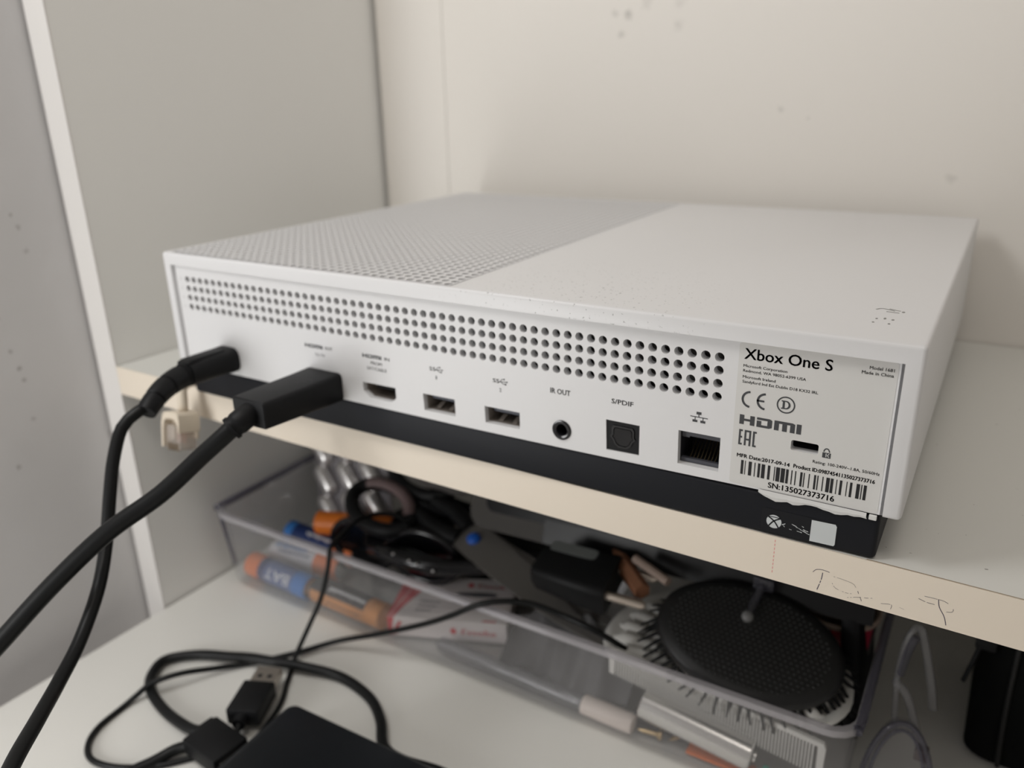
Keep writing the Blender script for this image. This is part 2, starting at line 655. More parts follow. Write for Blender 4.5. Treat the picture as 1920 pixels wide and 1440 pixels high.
part('perforated_lid', g, M_SHELL, con, 0)

# rear panel with vent holes and port cut-outs (one plate, cut through)
HX0, HP, NHX = 11.9, 4.05, 58
HZ = (40.3, 44.35, 48.35, 52.3)
vents = [circ(HX0 + HP * i, z, 1.42, 14) for i in range(NHX) for z in HZ]
HDMI_IN = [(106.5, 22.0), (122.4, 22.1), (122.4, 18.0), (120.2, 16.0), (109.9, 16.0), (106.6, 18.4)]
USB1 = [(135.1, 22.3), (149.2, 22.4), (149.3, 15.9), (135.4, 15.8)]
USB2 = [(161.8, 22.4), (176.0, 22.5), (176.0, 16.4), (162.0, 16.2)]
JACK = circ(192.1, 19.5, 3.45, 24)
SPDIF = [(207.9, 26.4), (219.3, 26.4), (219.4, 16.3), (208.2, 16.0)]
ETH = [(231.8, 27.6), (244.7, 27.7), (244.7, 16.7), (232.0, 16.6)]
SLOT = rrect(264.6, 272.0, 28.3, 31.4, 0.6, 3)
HOUT = rrect(78.5, 94.5, 14.4, 21.5, 0.8, 2)
POW = rrect(26.5, 36.5, 16, 24.5, 3, 4)
PY = 2.0
V, F = plate([(5.0, 13.0), (150, 12.7), (200, 13.1), (289.5, 14.3), (289.5, 57.9), (5.0, 57.9)],
             vents + [HDMI_IN, USB1, USB2, JACK, SPDIF, ETH, SLOT, HOUT, POW], 3.0)
g = G()
g.add([(v.x, PY + 1.5 - v.z, v.y) for v in V], F)
part('rear_panel', g, M_PANEL, con, 0)
g = G()
g.box(289.35, 290.6, 2.9, 3.6, 13.9, 58.4)
g.box(150, 290, 2.7, 3.4, 57.85, 58.4)
part('groove_shade_strip', g, mat('groove_shade_grey', (0.36, 0.36, 0.375), 0.6), con, 0)  # filler strips in the panel groove; their grey stands for its shade
# what shows inside the vents
g = G()
g.box(8.2, 118, 8.5, 9.5, 34, 58)
for k in range(9):
    g.box(12 + k * 12, 13 + k * 12, 9.5, 30, 34, 58)
part('inner_duct', g, mat('pale_inner_plastic', (0.55, 0.54, 0.53), 0.5), con, 0)
g = G()
g.box(118.2, 286.5, 11, 12, 34, 58)
for k in range(26):
    g.box(122 + k * 6.3, 123.2 + k * 6.3, 7.5, 11, 36 + 3 * (k % 3), 50 + 4 * (k % 2))
part('inner_chassis', g, mat('grey_inner_metal', (0.10, 0.097, 0.093), 0.4, 0.6), con, 0)
g = G().box(5, 289, 5.6, 7, 13.6, 33)
g = boolean_cut(g, [G().box(a, b, 0, 20, c, d) for a, b, c, d in ((105, 124, 15.5, 23), (134, 150, 15.5, 23), (161, 177, 15.5, 23), (187.5, 196.7, 15, 24), (207, 220, 15, 27), (231, 245.5, 15.5, 28.5), (264, 272.6, 28, 32))])
part('port_board', g, M_DARK, con, 0)
# black base
g = G().box(5.2, 290, 2.0, 228, 0.12, 13.2, 1.4, seg=3)
base = part('base', g, M_BASE, con, 30, label='black base with a security sticker')
# grey bevel under the rear panel on the right
g = G()
g.add([(178, 2.2, 12.75), (286.5, 2.2, 14.2), (286.5, 4.6, 12.9), (178, 4.6, 12.4)], [(0, 3, 2, 1)])
part('panel_lip', g, mat('grey_lip', (0.46, 0.46, 0.47), 0.5), con, 0)


def tray_port(name, poly, depth, wall_mat, back_mat, parent, y0=PY + 2.2, floor=True):
    """A socket: the wall behind the cut-out and its bottom."""
    g = G()
    n = len(poly)
    g.add([(x, y0, z) for x, z in poly] + [(x, y0 + depth, z) for x, z in poly],
          [(k, k + n, (k + 1) % n + n, (k + 1) % n) for k in range(n)], 0)
    g.add([(x, y0 + depth, z) for x, z in poly], [tuple(range(n))], 1)
    return part(name, g, [wall_mat, back_mat], parent, 0)


# HDMI input
p = tray_port('hdmi_port', [(x * .985 + 114.4 * .015, z * .97 + 19 * .03) for x, z in HDMI_IN], 11, M_PORT, M_DARK, con)
g = G().box(109.3, 119.6, 6.5, 14, 18.7, 19.7, 0.2)
part('contact_tongue', g, M_BLACK, p, 0)
for (nm, pol) in (('usb_port', USB1), ('usb_port', USB2)):
    cx = sum(q[0] for q in pol) / 4
    p = tray_port(nm, [(x * .97 + cx * .03, z * .95 + 19 * .05) for x, z in pol], 12, M_PORT, M_DARK, con)
    g = G().box(cx - 5.6, cx + 5.6, 5.5, 15, 19.6, 21.5, 0.2)
    part('contact_tongue', g, mat('blue_black_plastic', (0.02, 0.025, 0.045), 0.4), p, 0)
    for dx in (-2.6, 2.9):
        g = G()
        g.add([(cx + dx - .9, 5.0, 16.5), (cx + dx + .9, 5.0, 16.5), (cx + dx + .9, 8.5, 17.9), (cx + dx - .9, 8.5, 17.9), (cx + dx - .9, 11, 16.4), (cx + dx + .9, 11, 16.4)],
              [(0, 1, 2, 3), (3, 2, 5, 4)])
        part('spring_tab', g, M_PORT, p, 0)
# infrared jack
g = G()
Mj = Matrix.Translation((192.1, PY, 19.5)) @ Matrix.Rotation(radians(-90), 4, 'X')
g.lathe([(3.42, 1.0), (3.42, -0.35), (2.9, -0.5), (2.0, -0.2), (1.85, 0.3), (1.85, 9)], 28, Mj, cap=False)
p = part('audio_jack', g, M_BLACKG, con, 40)
g = G()
g.lathe([(1.7, 9), (0, 9)], 16, Mj, cap=False)
g.lathe([(0.45, 8.9), (0.45, 5.0), (0.0, 4.8)], 10, Matrix.Translation((0.6, 0, -1.05)) @ Mj, cap=False)
part('jack_contact', g, M_GOLD, p, 40)
# optical port
cx, cz = 213.7, 21.3
V, F = plate([(208.0, 16.2), (219.3, 16.4), (219.2, 26.3), (208.0, 26.3)], [], 1)
g = G()
g.add([(v.x, PY + 0.9 - v.z, v.y) for v in V], F)
p = part('optical_port', g, M_BLACK, con, 0)
shape = [(-2.9, 3.2), (2.9, 3.2), (3.4, 2.4), (3.4, 0.4), (3.9, -0.2), (3.0, -1.2), (2.4, -2.6), (1.2, -3.4), (-1.2, -3.4), (-2.4, -2.6), (-3.0, -1.2), (-3.9, -0.2), (-3.4, 0.4), (-3.4, 2.4)]
V, F = plate([(cx + x * 1.12, cz + z * 1.12) for x, z in shape], [[(cx + x * .94, cz + z * .94) for x, z in shape]], 0.3)
g = G()
g.add([(v.x, PY + 0.2 - v.z, v.y) for v in V], F)
part('socket_outline', g, mat('black_shutter', (0.004, 0.004, 0.005), 0.3), p, 0)
V, F = plate([(cx + x * .86, cz + z * .86) for x, z in shape], [], 0.4)
g = G()
g.add([(v.x, PY + 0.3 - v.z, v.y) for v in V], F)
part('shutter_flap', g, M_BLACKG, p, 0)
# network port
p = tray_port('ethernet_port', [(x * .985 + 238.3 * .015, z * .98 + 22 * .02) for x, z in ETH], 11, mat('grey_black_plastic', (0.03, 0.031, 0.036), 0.35), M_DARK, con)
g = G()
g.box(232.3, 244.5, 4.2, 5.4, 25.4, 27.5)
g.box(232.3, 244.4, 4.2, 5.6, 16.8, 18.0)
g.box(232.3, 234.6, 4.4, 9, 24.8, 27.4)
part('port_frame', g, mat('slate_plastic', (0.06, 0.062, 0.075), 0.4), p, 0)
for k in range(8):
    x = 234.9 + k * 1.1
    g = G().tube([(x, 5.2, 18.2), (x, 6.2, 18.6), (x + .1, 13, 24.5)], 0.19, 6, smooth=False)
    part('contact_pin', g, mat('dull_gold', (0.30, 0.24, 0.15), 0.35, 1.0), p)
# lock slot
tray_port('lock_slot', SLOT, 5, M_DARK, M_INKB, con, PY + 2.8)

# ---- print on the rear panel
YP = PY - 0.06


def hdmi_logo(g, x0, x1, z0, z1, y):
    """The four-letter heavy square lettering of the video sockets."""
    w, hh = x1 - x0, z1 - z0
    q = lambda x, z: (x0 + x * w, z0 + z * hh)
    polys = [[(0, 0), (0, 1), (.075, 1), (.075, .62), (.175, .62), (.175, 1), (.25, 1), (.25, 0), (.175, 0), (.175, .38), (.075, .38), (.075, 0)],
             [(.285, .0), (.285, .66), (.36, .66), (.36, .24), (.46, .24), (.46, .76), (.285, .76), (.285, 1), (.49, 1), (.535, .88), (.535, .12), (.49, 0)],
             [(.57, 0), (.57, 1), (.86, 1), (.90, .9), (.90, 0), (.825, 0), (.825, .74), (.775, .74), (.775, 0), (.70, 0), (.70, .74), (.645, .74), (.645, 0)],
             [(.925, 0), (.925, 1), (1, 1), (1, 0)]]
    for P in polys:
        V, F = plate([q(*t) for t in P], [], 0.0)
        g.add(*flat([(v.x, v.y) for v in V], F, y))


def fpoly(g, poly, y, holes=()):
    V, F = plate(poly, list(holes), 0.0)
    g.add(*flat([(v.x, v.y) for v in V], F, y))


def ftext(g, s, x0, x1, z, cap, y, bold=0.0, res=2):
    V, F = text(s, x0, x1, z, cap, 0.0, res)
    w = bold * cap * 1.2
    for dx, dz in (((0, 0),) if not bold else ((-w, 0), (w, 0), (0, w * .6), (0, -w * .6))):
        g.add(*flat([(v.x + dx, v.y + dz) for v in V], F, y))


def port_print(*draws):
    g = G()
    for d in draws:
        d(g)
    part('port_lettering', g, M_INK, con, 0)


port_print(lambda g: hdmi_logo(g, 77.85, 87.2, 31.95, 33.45, YP), lambda g: ftext(g, 'OUT', 88.3, 92.4, 32.1, 1.25, YP, 0.01), lambda g: ftext(g, 'TO TV', 82.8, 88.1, 28.8, 1.2, YP))
port_print(lambda g: hdmi_logo(g, 107.5, 116.7, 32.1, 33.55, YP), lambda g: ftext(g, 'IN', 118.2, 120.5, 32.2, 1.25, YP, 0.01),
           lambda g: ftext(g, 'FROM', 111.4, 116.7, 29.75, 1.2, YP, 0.005), lambda g: ftext(g, 'SAT/CABLE', 109.3, 118.8, 27.5, 1.25, YP))


def usb_mark(g, x, n):
    ftext(g, 'SS', x, x + 2.6, 31.85, 1.35, YP, 0.02)
    fpoly(g, band([(x + 2.5, 32.35), (x + 5.4, 32.6)], 0.22), YP)
    fpoly(g, [(x + 5.4, 32.95), (x + 6.1, 32.65), (x + 5.4, 32.25)], YP)
    fpoly(g, band([(x + 2.9, 32.4), (x + 3.7, 33.35), (x + 4.4, 33.45)], 0.22), YP)
    fpoly(g, circ(x + 4.55, 33.45, 0.3, 10), YP)
    fpoly(g, band([(x + 3.3, 32.4), (x + 4.1, 31.75), (x + 4.9, 31.75)], 0.22), YP)
    fpoly(g, [(x + 4.8, 31.45), (x + 5.4, 31.45), (x + 5.4, 32.0), (x + 4.8, 32.0)], YP)
    ftext(g, n, x + 2.55, x + 3.4 - (.35 if n == '1' else 0), 28.75, 1.35, YP)


port_print(lambda g: usb_mark(g, 138.85, '1'))
port_print(lambda g: usb_mark(g, 165.6, '2'))
port_print(lambda g: ftext(g, 'IR OUT', 187.9, 195.2, 31.95, 1.75, YP, 0.022))
port_print(lambda g: ftext(g, 'S/PDIF', 209.7, 217.0, 32.3, 1.5, YP, 0.022))
g = G()
for a, b, c, d in ((237.05, 238.55, 33.75, 34.6), (235.95, 237.45, 31.25, 32.0), (238.35, 239.85, 31.25, 32.0)):
    fpoly(g, [(a, c), (b, c), (b, d), (a, d)], YP)
fpoly(g, [(235.2, 32.8), (240.55, 32.8), (240.55, 33.05), (235.2, 33.05)], YP)
for x, a, b in ((237.8, 33.0, 33.8), (236.7, 31.9, 32.9), (239.1, 31.9, 32.9)):
    fpoly(g, [(x - .12, a), (x + .12, a), (x + .12, b), (x - .12, b)], YP)
part('port_lettering', g, M_INK, con, 0)
g = G()
for z in HZ:
    for a in (45, 135):
        t = radians(a)
        fpoly(g, band([(7.9 - .45 * cos(t), z - .45 * sin(t)), (7.9 + .45 * cos(t), z + .45 * sin(t))], .16), YP)
part('vent_mark', g, mat('pale_grey_mark', (0.38, 0.37, 0.37), 0.6), con, 0)

# ---- rating label
V, F = plate(rrect(248.2, 288.9, 14.35, 57.75, 0.9, 4), [SLOT], 0.10)
g = G()
g.add([(v.x, PY - 0.05 - v.z, v.y) for v in V], F)
lab = part('rating_label', g, M_LABEL, con, 0, label='white rating label with printed text and barcode')
YL = PY - 0.16
g = G()
ftext(g, 'Xbox One S', 249.8, 273.1, 53.05, 3.05, YL, 0.022, 3)
ftext(g, 'Microsoft Corporation', 249.7, 261.7, 50.65, .78, YL, 0.012)
ftext(g, 'Redmond, WA 98052-6399 USA', 249.7, 266.75, 49.2, .78, YL, 0.012)
ftext(g, 'Microsoft Ireland', 249.75, 258.8, 47.38, .78, YL, 0.012)
ftext(g, 'Sandyford Ind Est Dublin D18 KX32 IRL', 249.75, 270.2, 45.95, .78, YL, 0.012)
ftext(g, 'Model 1681', 282.1, 288.0, 55.1, .85, YL, 0.014)
ftext(g, 'Made in China', 280.35, 288.0, 53.65, .85, YL, 0.014)
ftext(g, 'Rating: 100-240V~1.8A, 50/60Hz', 270.9, 288.1, 25.8, .85, YL, 0.012)
# conformity marks
fpoly(g, band(arc(252.45, 41.2, 2.25, 95, 265, 16), .62), YL)
fpoly(g, band(arc(256.7, 41.25, 2.25, 95, 265, 16), .62), YL)
fpoly(g, band([(254.2, 41.3), (256.3, 41.3)], .55), YL)
fpoly(g, circ(262.2, 41.35, 2.5, 32), YL, [circ(262.2, 41.35, 2.12, 32)])
D = [(260.95, 40.1), (260.95, 40.4), (261.3, 40.45), (261.3, 42.25), (260.95, 42.3), (260.95, 42.6), (262.3, 42.6)] + arc(262.2, 41.35, 1.25, 85, -85, 10) + [(262.2, 40.1)]
fpoly(g, D, YL, [[(261.9, 40.45), (261.9, 42.3)] + arc(262.15, 41.37, .75, 85, -85, 8, .92)])
hdmi_logo(g, 249.8, 266.95, 33.4, 36.3, YL)
for P in ([(249.95, 26.95), (249.95, 31.75), (251.0, 31.75), (251.0, 31.2), (250.5, 31.2), (250.5, 29.7), (250.95, 29.7), (250.95, 29.15), (250.5, 29.15), (250.5, 27.5), (251.0, 27.5), (251.0, 26.95)],
          [(251.55, 26.95), (251.55, 31.75), (253.45, 31.75), (253.45, 26.95), (252.9, 26.95), (252.9, 28.6), (252.1, 28.6), (252.1, 26.95)],
          [(253.95, 26.95), (253.95, 31.75), (255.0, 31.75), (255.0, 31.2), (254.5, 31.2), (254.5, 27.5), (255.0, 27.5), (255.0, 26.95)]):
    fpoly(g, P, YL, [[(252.1, 29.15), (252.9, 29.15), (252.9, 31.2), (252.1, 31.2)]] if P[0][0] == 251.55 else [])
# padlock mark
fpoly(g, [(273.15, 27.95), (275.35, 27.95), (275.35, 29.5), (273.15, 29.5)], YL, [[(274.0, 28.2), (274.0, 29.3), (274.25, 29.3), (274.25, 28.2)]])
fpoly(g, band(arc(274.2, 29.7, .72, 0, 180, 12, 1.0), .32), YL)
part('printed_text', g, M_INK, lab, 0)
g = G()
fpoly(g, band([(274.95, 29.25), (274.45, 28.75), (274.95, 28.25)], .22), YL - .03)
part('lock_letter', g, M_LABEL, lab, 0)
g = G()
ftext(g, 'MFR Date:2017-09-14', 249.9, 264.85, 23.05, 1.12, YL, 0.04)
ftext(g, 'Product ID:09874541135027373716', 265.95, 287.2, 23.15, 1.12, YL, 0.04)
ftext(g, 'SN:135027373716', 259.5, 277.6, 15.3, 1.65, YL, 0.03, 3)
part('stamped_text', g, M_INKB, lab, 0, label='bold black stamped serial text')
BARS = [(180, 207), (222, 230), (262, 296), (325, 335), (362, 388), (402, 440), (470, 497), (540, 550), (562, 605), (615, 660), (672, 700), (730, 742), (772, 784), (830, 855), (868, 880), (925, 937),
        (985, 1008), (1022, 1035), (1080, 1092), (1125, 1165), (1175, 1207), (1240, 1250), (1280, 1308), (1358, 1368), (1398, 1426), (1475, 1515), (1530, 1542), (1560, 1595)]
# bar edges were read off the label and are spaced evenly here along its width
g = G()


def bx(u):
    t = (u - 180) / 1415
    d = 1 + 0.128 * (1 - t)          # the bars farther to the left are seen a little smaller
    return 251.25 + 34.2 * (t * (1 + 0.13) / (1 + 0.13 * t) if True else t)


for a, b in BARS:
    g.add([(bx(a), YL, 17.75), (bx(b), YL, 17.75), (bx(b), YL, 22.2), (bx(a), YL, 22.2)], [(0, 1, 2, 3)])
part('barcode', g, M_INKB, lab, 0)

# torn remains of a seal under the label
random.seed(3)
pts_top = [(257 + k * 1.63, 14.15) for k in range(19)]
low = [13.0, 12.2, 11.7, 11.2, 11.5, 11.9, 11.4, 11.7, 12.3, 12.5, 12.4, 12.0, 11.9, 11.5, 11.7, 12.2, 12.1, 12.4, 12.3]
V = []
for k in range(19):
    V += [(pts_top[k][0], 1.55, 14.3 + .0), (pts_top[k][0], 1.3 + .06 * (k % 2), (14.1 + low[k]) / 2), (pts_top[k][0] + .2, 1.45 + .1 * ((k * 7) % 3) / 3, low[k] + .25)]
F = []
for k in range(18):
    b = k * 3
    F += [(b, b + 3, b + 4, b + 1), (b + 1, b + 4, b + 5, b + 2)]
g = G()
g.add(V, F)
part('torn_seal', g, mat('torn_white_paper', (0.66, 0.66, 0.65), 0.7), con, 0, label='torn white paper strip under the label')
g = G().box(287.0, 289.0, 1.2, 2.0, 12.6, 14.1, .2)
part('torn_seal', g, MATS['torn_white_paper'], con, 0)

# security sticker on the base
YB = 1.93
g = G()
fpoly(g, rrect(258.4, 279.6, 0.9, 8.7, .5, 3), YB)
stk = part('security_sticker', g, mat('black_sticker', (0.0055, 0.0063, 0.009), 0.42, spec=0.25), con, 0, label='scratched black sticker with sphere emblem')
g = G()
fpoly(g, circ(262.15, 4.75, 2.15, 28), YB - .03)
fpoly(g, [(272.45, 1.35), (279.0, 1.5)] + [(279.3, 2.0), (279.3, 7.7), (278.9, 8.35)] + [(272.5, 8.15)], YB - .03)
part('silver_print', g, mat('silver_print', (0.56, 0.59, 0.60), 0.45), stk, 0)
g = G()
for sgn in (-1, 1):
    c, _ = curve([(262.15 - sgn * 1.75, 6.1, 0), (262.15 - sgn * .7, 5.5, 0), (262.15 + sgn * .35, 4.6, 0), (262.15 + sgn * 1.45, 3.0, 0)], .3)
    fpoly(g, band([(p.x, p.y) for p in c], .42), YB - .06)
c, _ = curve([(260.6, 6.2, 0), (262.15, 6.25, 0), (263.7, 6.2, 0)], .4)
fpoly(g, band([(p.x, p.y) for p in c], .25), YB - .06)
part('emblem_cross', g, MATS['black_sticker'], stk, 0)
g = G()
random.seed(11)
for (x0, z0, x1, z1, w) in ((264.5, 4.3, 265.4, 4.9, .35), (264.9, 4.2, 265.3, 3.8, .25), (267.2, 5.3, 268.6, 4.8, .3), (268.4, 4.7, 269.8, 4.2, .22), (269.6, 4.2, 272.3, 3.2, .28),
                            (266.6, 3.5, 267.3, 3.4, .2), (268.8, 3.5, 270.2, 3.3, .25), (270.4, 4.4, 271.9, 4.0, .3), (270.0, 5.4, 270.6, 5.1, .2)):
    n = 5
    top, bot = [], []
    for k in range(n + 1):
        t = k / n
        x, z = x0 + (x1 - x0) * t, z0 + (z1 - z0) * t
        top.append((x, z + w * random.uniform(.2, .7)))
        bot.append((x, z - w * random.uniform(.1, .5)))
    fpoly(g, top + bot[::-1], YB - .03)
part('scratched_print', g, MATS['silver_print'], stk, 0)

# paint residue on the lid near the corner
g = G()
for P in ([(278.3, 31.9), (279.6, 33.5), (281.6, 32.9), (283.2, 31.9)], [(281.6, 33.9), (283.6, 32.9), (284.7, 32.6)], [(281.2, 30.5), (283.6, 30.2), (284.6, 30.1)]):
    c, _ = curve([(x, y, 0) for x, y in P], .4)
    n = len(c)
    poly = band([(p.x, p.y) for p in c], .42)
    V, F = plate(poly, [], 0.04)
    g.add([(v.x, v.y, 63.53 + v.z) for v in V], F)
for (x, y, a, b) in ((285.5, 31.6, .45, .7), (279.9, 21.5, .33, .6), (281.9, 22.4, .35, .9), (284.0, 21.8, .4, .7), (279.6, 17.3, .35, .5), (283.6, 17.2, .35, .6)):
    V, F = plate(circ(x, y, a, 9, b), [], 0.04)
    g.add([(v.x, v.y, 63.53 + v.z) for v in V], F)
part('residue_mark', g, mat('grey_residue', (0.24, 0.24, 0.23), 0.7), con, 0, label='small grey residue marks on the lid')

# ------------------------------------------------------------------ cables plugged into the console
# power lead
pl_ = thing('power_cable', 'black power lead plugged into the far left of the console rear', 'cable', (31, -10, 20))


def sect(cx, cz, w, hgt, r, y, n=5):
    return [(x, y, z) for x, z in rrect(cx - w / 2, cx + w / 2, cz - hgt / 2, cz + hgt / 2, r, n)]


g = G()
g.loft([sect(31.6, 20, 13.0, 10.6, 3.6, 1.95), sect(31.6, 20, 13.0, 10.6, 3.6, -1.2), sect(31.6, 20, 12.6, 10.2, 3.6, -1.6), sect(31.7, 20, 12.0, 9.8, 3.8, -14), sect(31.9, 19.8, 11.2, 9.2, 4, -20.5)])
part('plug_housing', g, M_BLACK, pl_, 40)
g = G()
g.loft([sect(31.8, 24.8, 6.5, 1.6, .6, -2.5, 3), sect(31.9, 24.6, 6.5, 2.2, .7, -19, 3), sect(31.9, 24.4, 6.3, 1.0, .4, -21.2, 3)])
part('grip_ridge', g, M_BLACK, pl_, 40)
relief = [(31.9, -20, 19.8), (32.6, -27, 18.9), (34.0, -34, 17.2), (35.6, -40, 14.4), (36.6, -43.5, 12.2)]
pts, T = curve(relief, 0.5)
g = G()
nrel = len(pts)


def rr_(t):
    u = t / 4
    base_r = 5.0 - 1.25 * u
    for c in (0.06, 0.34, 0.62):
        if c < u < c + 0.05:
            base_r -= 0.7
    return base_r


g.tube(relief, rr_, 18, 0.5)
part('strain_relief', g, M_BLACK, pl_, 25)
g = G()
PC = [(35.6, -40, 14.4), (34.8, -46.5, 12.6), (33.4, -52.4, 8.4), (35.2, -59.1, -1.5), (39.2, -65.6, -12.7), (44.3, -72.9, -25.5), (51.8, -83.3, -37.3), (60.9, -98.0, -46.8), (70.7, -112.1, -50.0), (82.7, -125.4, -48.8), (97.2, -140.5, -46.5),
      (112.4, -154.2, -46), (124, -170, -70), (128, -185, -110), (122, -205, -136), (100, -260, -140), (60, -340, -140)]
g.tube(PC, 2.35, 14, 2.5)
part('cord', g, M_CABLE, pl_, 60)

# video lead
hd = thing('video_cable', 'thick black video cable plugged in beside the power lead', 'cable', (86, -10, 18))
g = G()
g.loft([sect(86.6, 17.8, 18.6, 11.4, 1.8, 1.9, 3), sect(86.7, 17.9, 18.4, 11.2, 1.8, -6, 3), sect(88.0, 19.6, 16.3, 10.2, 1.4, -37, 3), sect(88.0, 19.6, 15.3, 9.2, 1.0, -37.6, 3)])
part('plug_housing', g, M_BLACK, hd, 40)
g = G()
for k in range(3):
    zz = 23.68 + 0.0
    y0 = -9 - k * 2.4
    zt = 23.52 + (-y0 - 6) / 31 * 1.2
    g.add([(82 + k, y0, zt + .03), (92 - k, y0, zt + .03), (92 - k, y0 - 1.1, zt + .06), (82 + k, y0 - 1.1, zt + .06)], [(0, 3, 2, 1)])
part('embossed_mark', g, mat('charcoal_mark', (0.02, 0.02, 0.022), 0.7), hd, 0)
g = G()
g.tube([(88.0, -36.5, 19.4), (87.6, -41.0, 18.0), (86.0, -44.5, 15.7)], lambda t: 4.3 if t < 1.5 else 4.0, 18, .5)
g.tube([(86.6, -43.6, 16.4), (86.0, -44.5, 15.7)], 4.45, 18, .5)
part('strain_relief', g, M_BLACK, hd, 40)
g = G()
HC = [(86.6, -43.6, 16.4), (84.3, -47.4, 13.2), (79.7, -53.2, 7.6), (71.0, -65.8, -3.9), (60.1, -81.0, -14.5), (50.1, -97.0, -28.8), (41.8, -113.8, -44.5), (36, -130, -58), (28, -160, -88), (10, -210, -126), (-15, -270, -139.2), (-30, -350, -139.2)]
g.tube(HC, 3.2, 16, 2.5)
part('cord', g, M_CABLE, hd, 60)

# network plug hanging in front of the shelf edge
rj = thing('network_plug', 'loose clear network plug with a beige boot hanging at the shelf edge', 'plug', (6, -6, -8))
Mr = fr((1.0, -5.2, -12.5), (0.985, -0.08, 0.14), (0.05, 0.22, 1))
g = G()
g.box(-5.9, 5.9, -4.0, 4.0, -12.6, -2.0, .5, M=Mr)
g.box(-3.0, 3.0, -5.0, -3.8, -8.0, -1.0, .4, M=Mr)
bd = part('plug_body', g, clear('clear_plug_plastic', (0.86, 0.83, 0.80), 0.30, (0.74, 0.68, 0.62), 0.08, 0.3), rj, 30)
for k in range(8):
    g = G().box(-4.4 + k * 1.15, -3.8 + k * 1.15, -4.2, -2.4, -12.8, -9.6, M=Mr)
    part('contact_blade', g, mat('copper_blade', (0.40, 0.31, 0.22), 0.35, 1.0), bd, 0)
for k in range(4):
    g = G().tube([Mr @ Vector((-3.4 + k * 2.2, 0, -10)), Mr @ Vector((-2.8 + k * 1.9, .4, -2))], .6, 6, smooth=False)
    part('wire', g, mat('pale_pink_wire', (0.62, 0.42, 0.36), 0.5), bd, 40)
g = G()
hood = [(-7.6, -11.5), (-7.5, 0), (-6.2, 3.6), (-4.4, 4.6), (4.4, 4.6), (6.2, 3.4), (6.8, 0), (6.6, -4.5), (5.9, -4.5), (5.2, -.6), (3.6, 1.6), (-3.8, 1.6), (-5.2, .2), (-6.0, -3), (-6.3, -11.5)]
V, F = plate(hood, [], 10.4)
g.add([(v.x, v.z, v.y) for v in V], F, 0, Mr)
g.box(-6.2, 6.2, 3.6, 5.0, -8, 4, .2, M=Mr)
g.box(-5.6, 5.6, -1.0, 4.6, -2.2, 4.2, .6, M=Mr)
part('boot', g, mat('beige_boot', (0.66, 0.585, 0.48), 0.5), rj, 30)
g = G()
g.tube([Mr @ Vector((0, 1.5, 3.5)), (2.6, -3.6, -3.0), (2.6, -2.6, 3.0), (2.3, 3, 4.2), (2.2, 16, 2.6), (2.2, 90, 2.5)], 2.2, 12, 1)
part('cord_stub', g, MATS['beige_boot'], rj, 60)

# ------------------------------------------------------------------ portable drive, its cable and thin leads on the desk
hdd = thing('portable_drive', 'flat black portable hard drive lying at the front of the desk', 'hard drive', (108, -75, -142.5))
Md = Matrix.Translation((68, -20.5, -142.4)) @ Matrix.Rotation(radians(1.2), 4, 'Z')
g = G()
lp = lambda ins, z: [(x, y, z) for x, y in rrect(0 + ins, 80 - ins, -115 + ins, 0 - ins, 4.5 - ins * .5, 5)]
g.loft([lp(1.2, 0.3), lp(.3, 1.2), lp(0, 3), lp(0, 11.4), lp(.35, 12.8), lp(1.3, 13.6)], M=Md)
part('case', g, mat('charcoal_drive_case', (0.009, 0.011, 0.014), 0.36, spec=0.3, bump=0.02, bscale=3000), hdd, 40)
g = G().box(-.15, 1.0, -39, -24, 5.2, 9.6, M=Md)
part('port_recess', g, M_DARK, hdd, 0)

dc = thing('drive_cable', 'short thick black cable looping out of the portable drive', 'cable', (50, -50, -142))
Mm = fr((64.8, -52.5, -135.0), (-1, 0.09, 0.0))
g = G()
g.box(-2.9, 0.2, -5.8, 5.8, -1.3, 1.3, .3, M=Mm)
sh = part('metal_tip', g, M_SILV, dc, 0)
g = G()
g.box(0, 22.5, -8.6, 8.4, -4.0, 4.0, .9, M=Mm)
g.box(17, 24.5, -7.6, 0.2, -3.4, 3.4, .8, M=Mm)
part('plug_housing', g, M_BLACK, dc, 35)
g = G()
g.tube([(41, -47.5, -136.8), (31.0, -48.5, -138.3), (11.0, -46.0, -139.8), (-7.0, -40.5, -139.8), (-16.0, -33.0, -139.6), (-19.0, -23.0, -139.5), (-8.0, -12.5, -139.4), (8.0, -6.0, -138.6), (20, -2.5, -137.1), (31.0, 0.6, -136.9),
        (45.0, 5.5, -137.6), (66.0, 11.5, -139.7), (87.0, 8.0, -139.9), (101.0, -0.5, -139.9), (109.5, -9.5, -139.9), (115.0, -13.2, -139.9), (125, -14.2, -139.9), (150, -12, -139.9), (166, -30, -139.9), (172, -120, -139.9)], 2.45, 14, 2)
part('cord', g, M_CABLE, dc, 60)
g = G()
g.tube([(42, -55.5, -137), (36.5, -60, -138.6), (33.0, -68.0, -139.8), (27, -84, -139.9), (20, -120, -139.9), (30, -220, -139.9)], 2.45, 12, 2)
part('second_cord', g, M_CABLE, dc, 60)

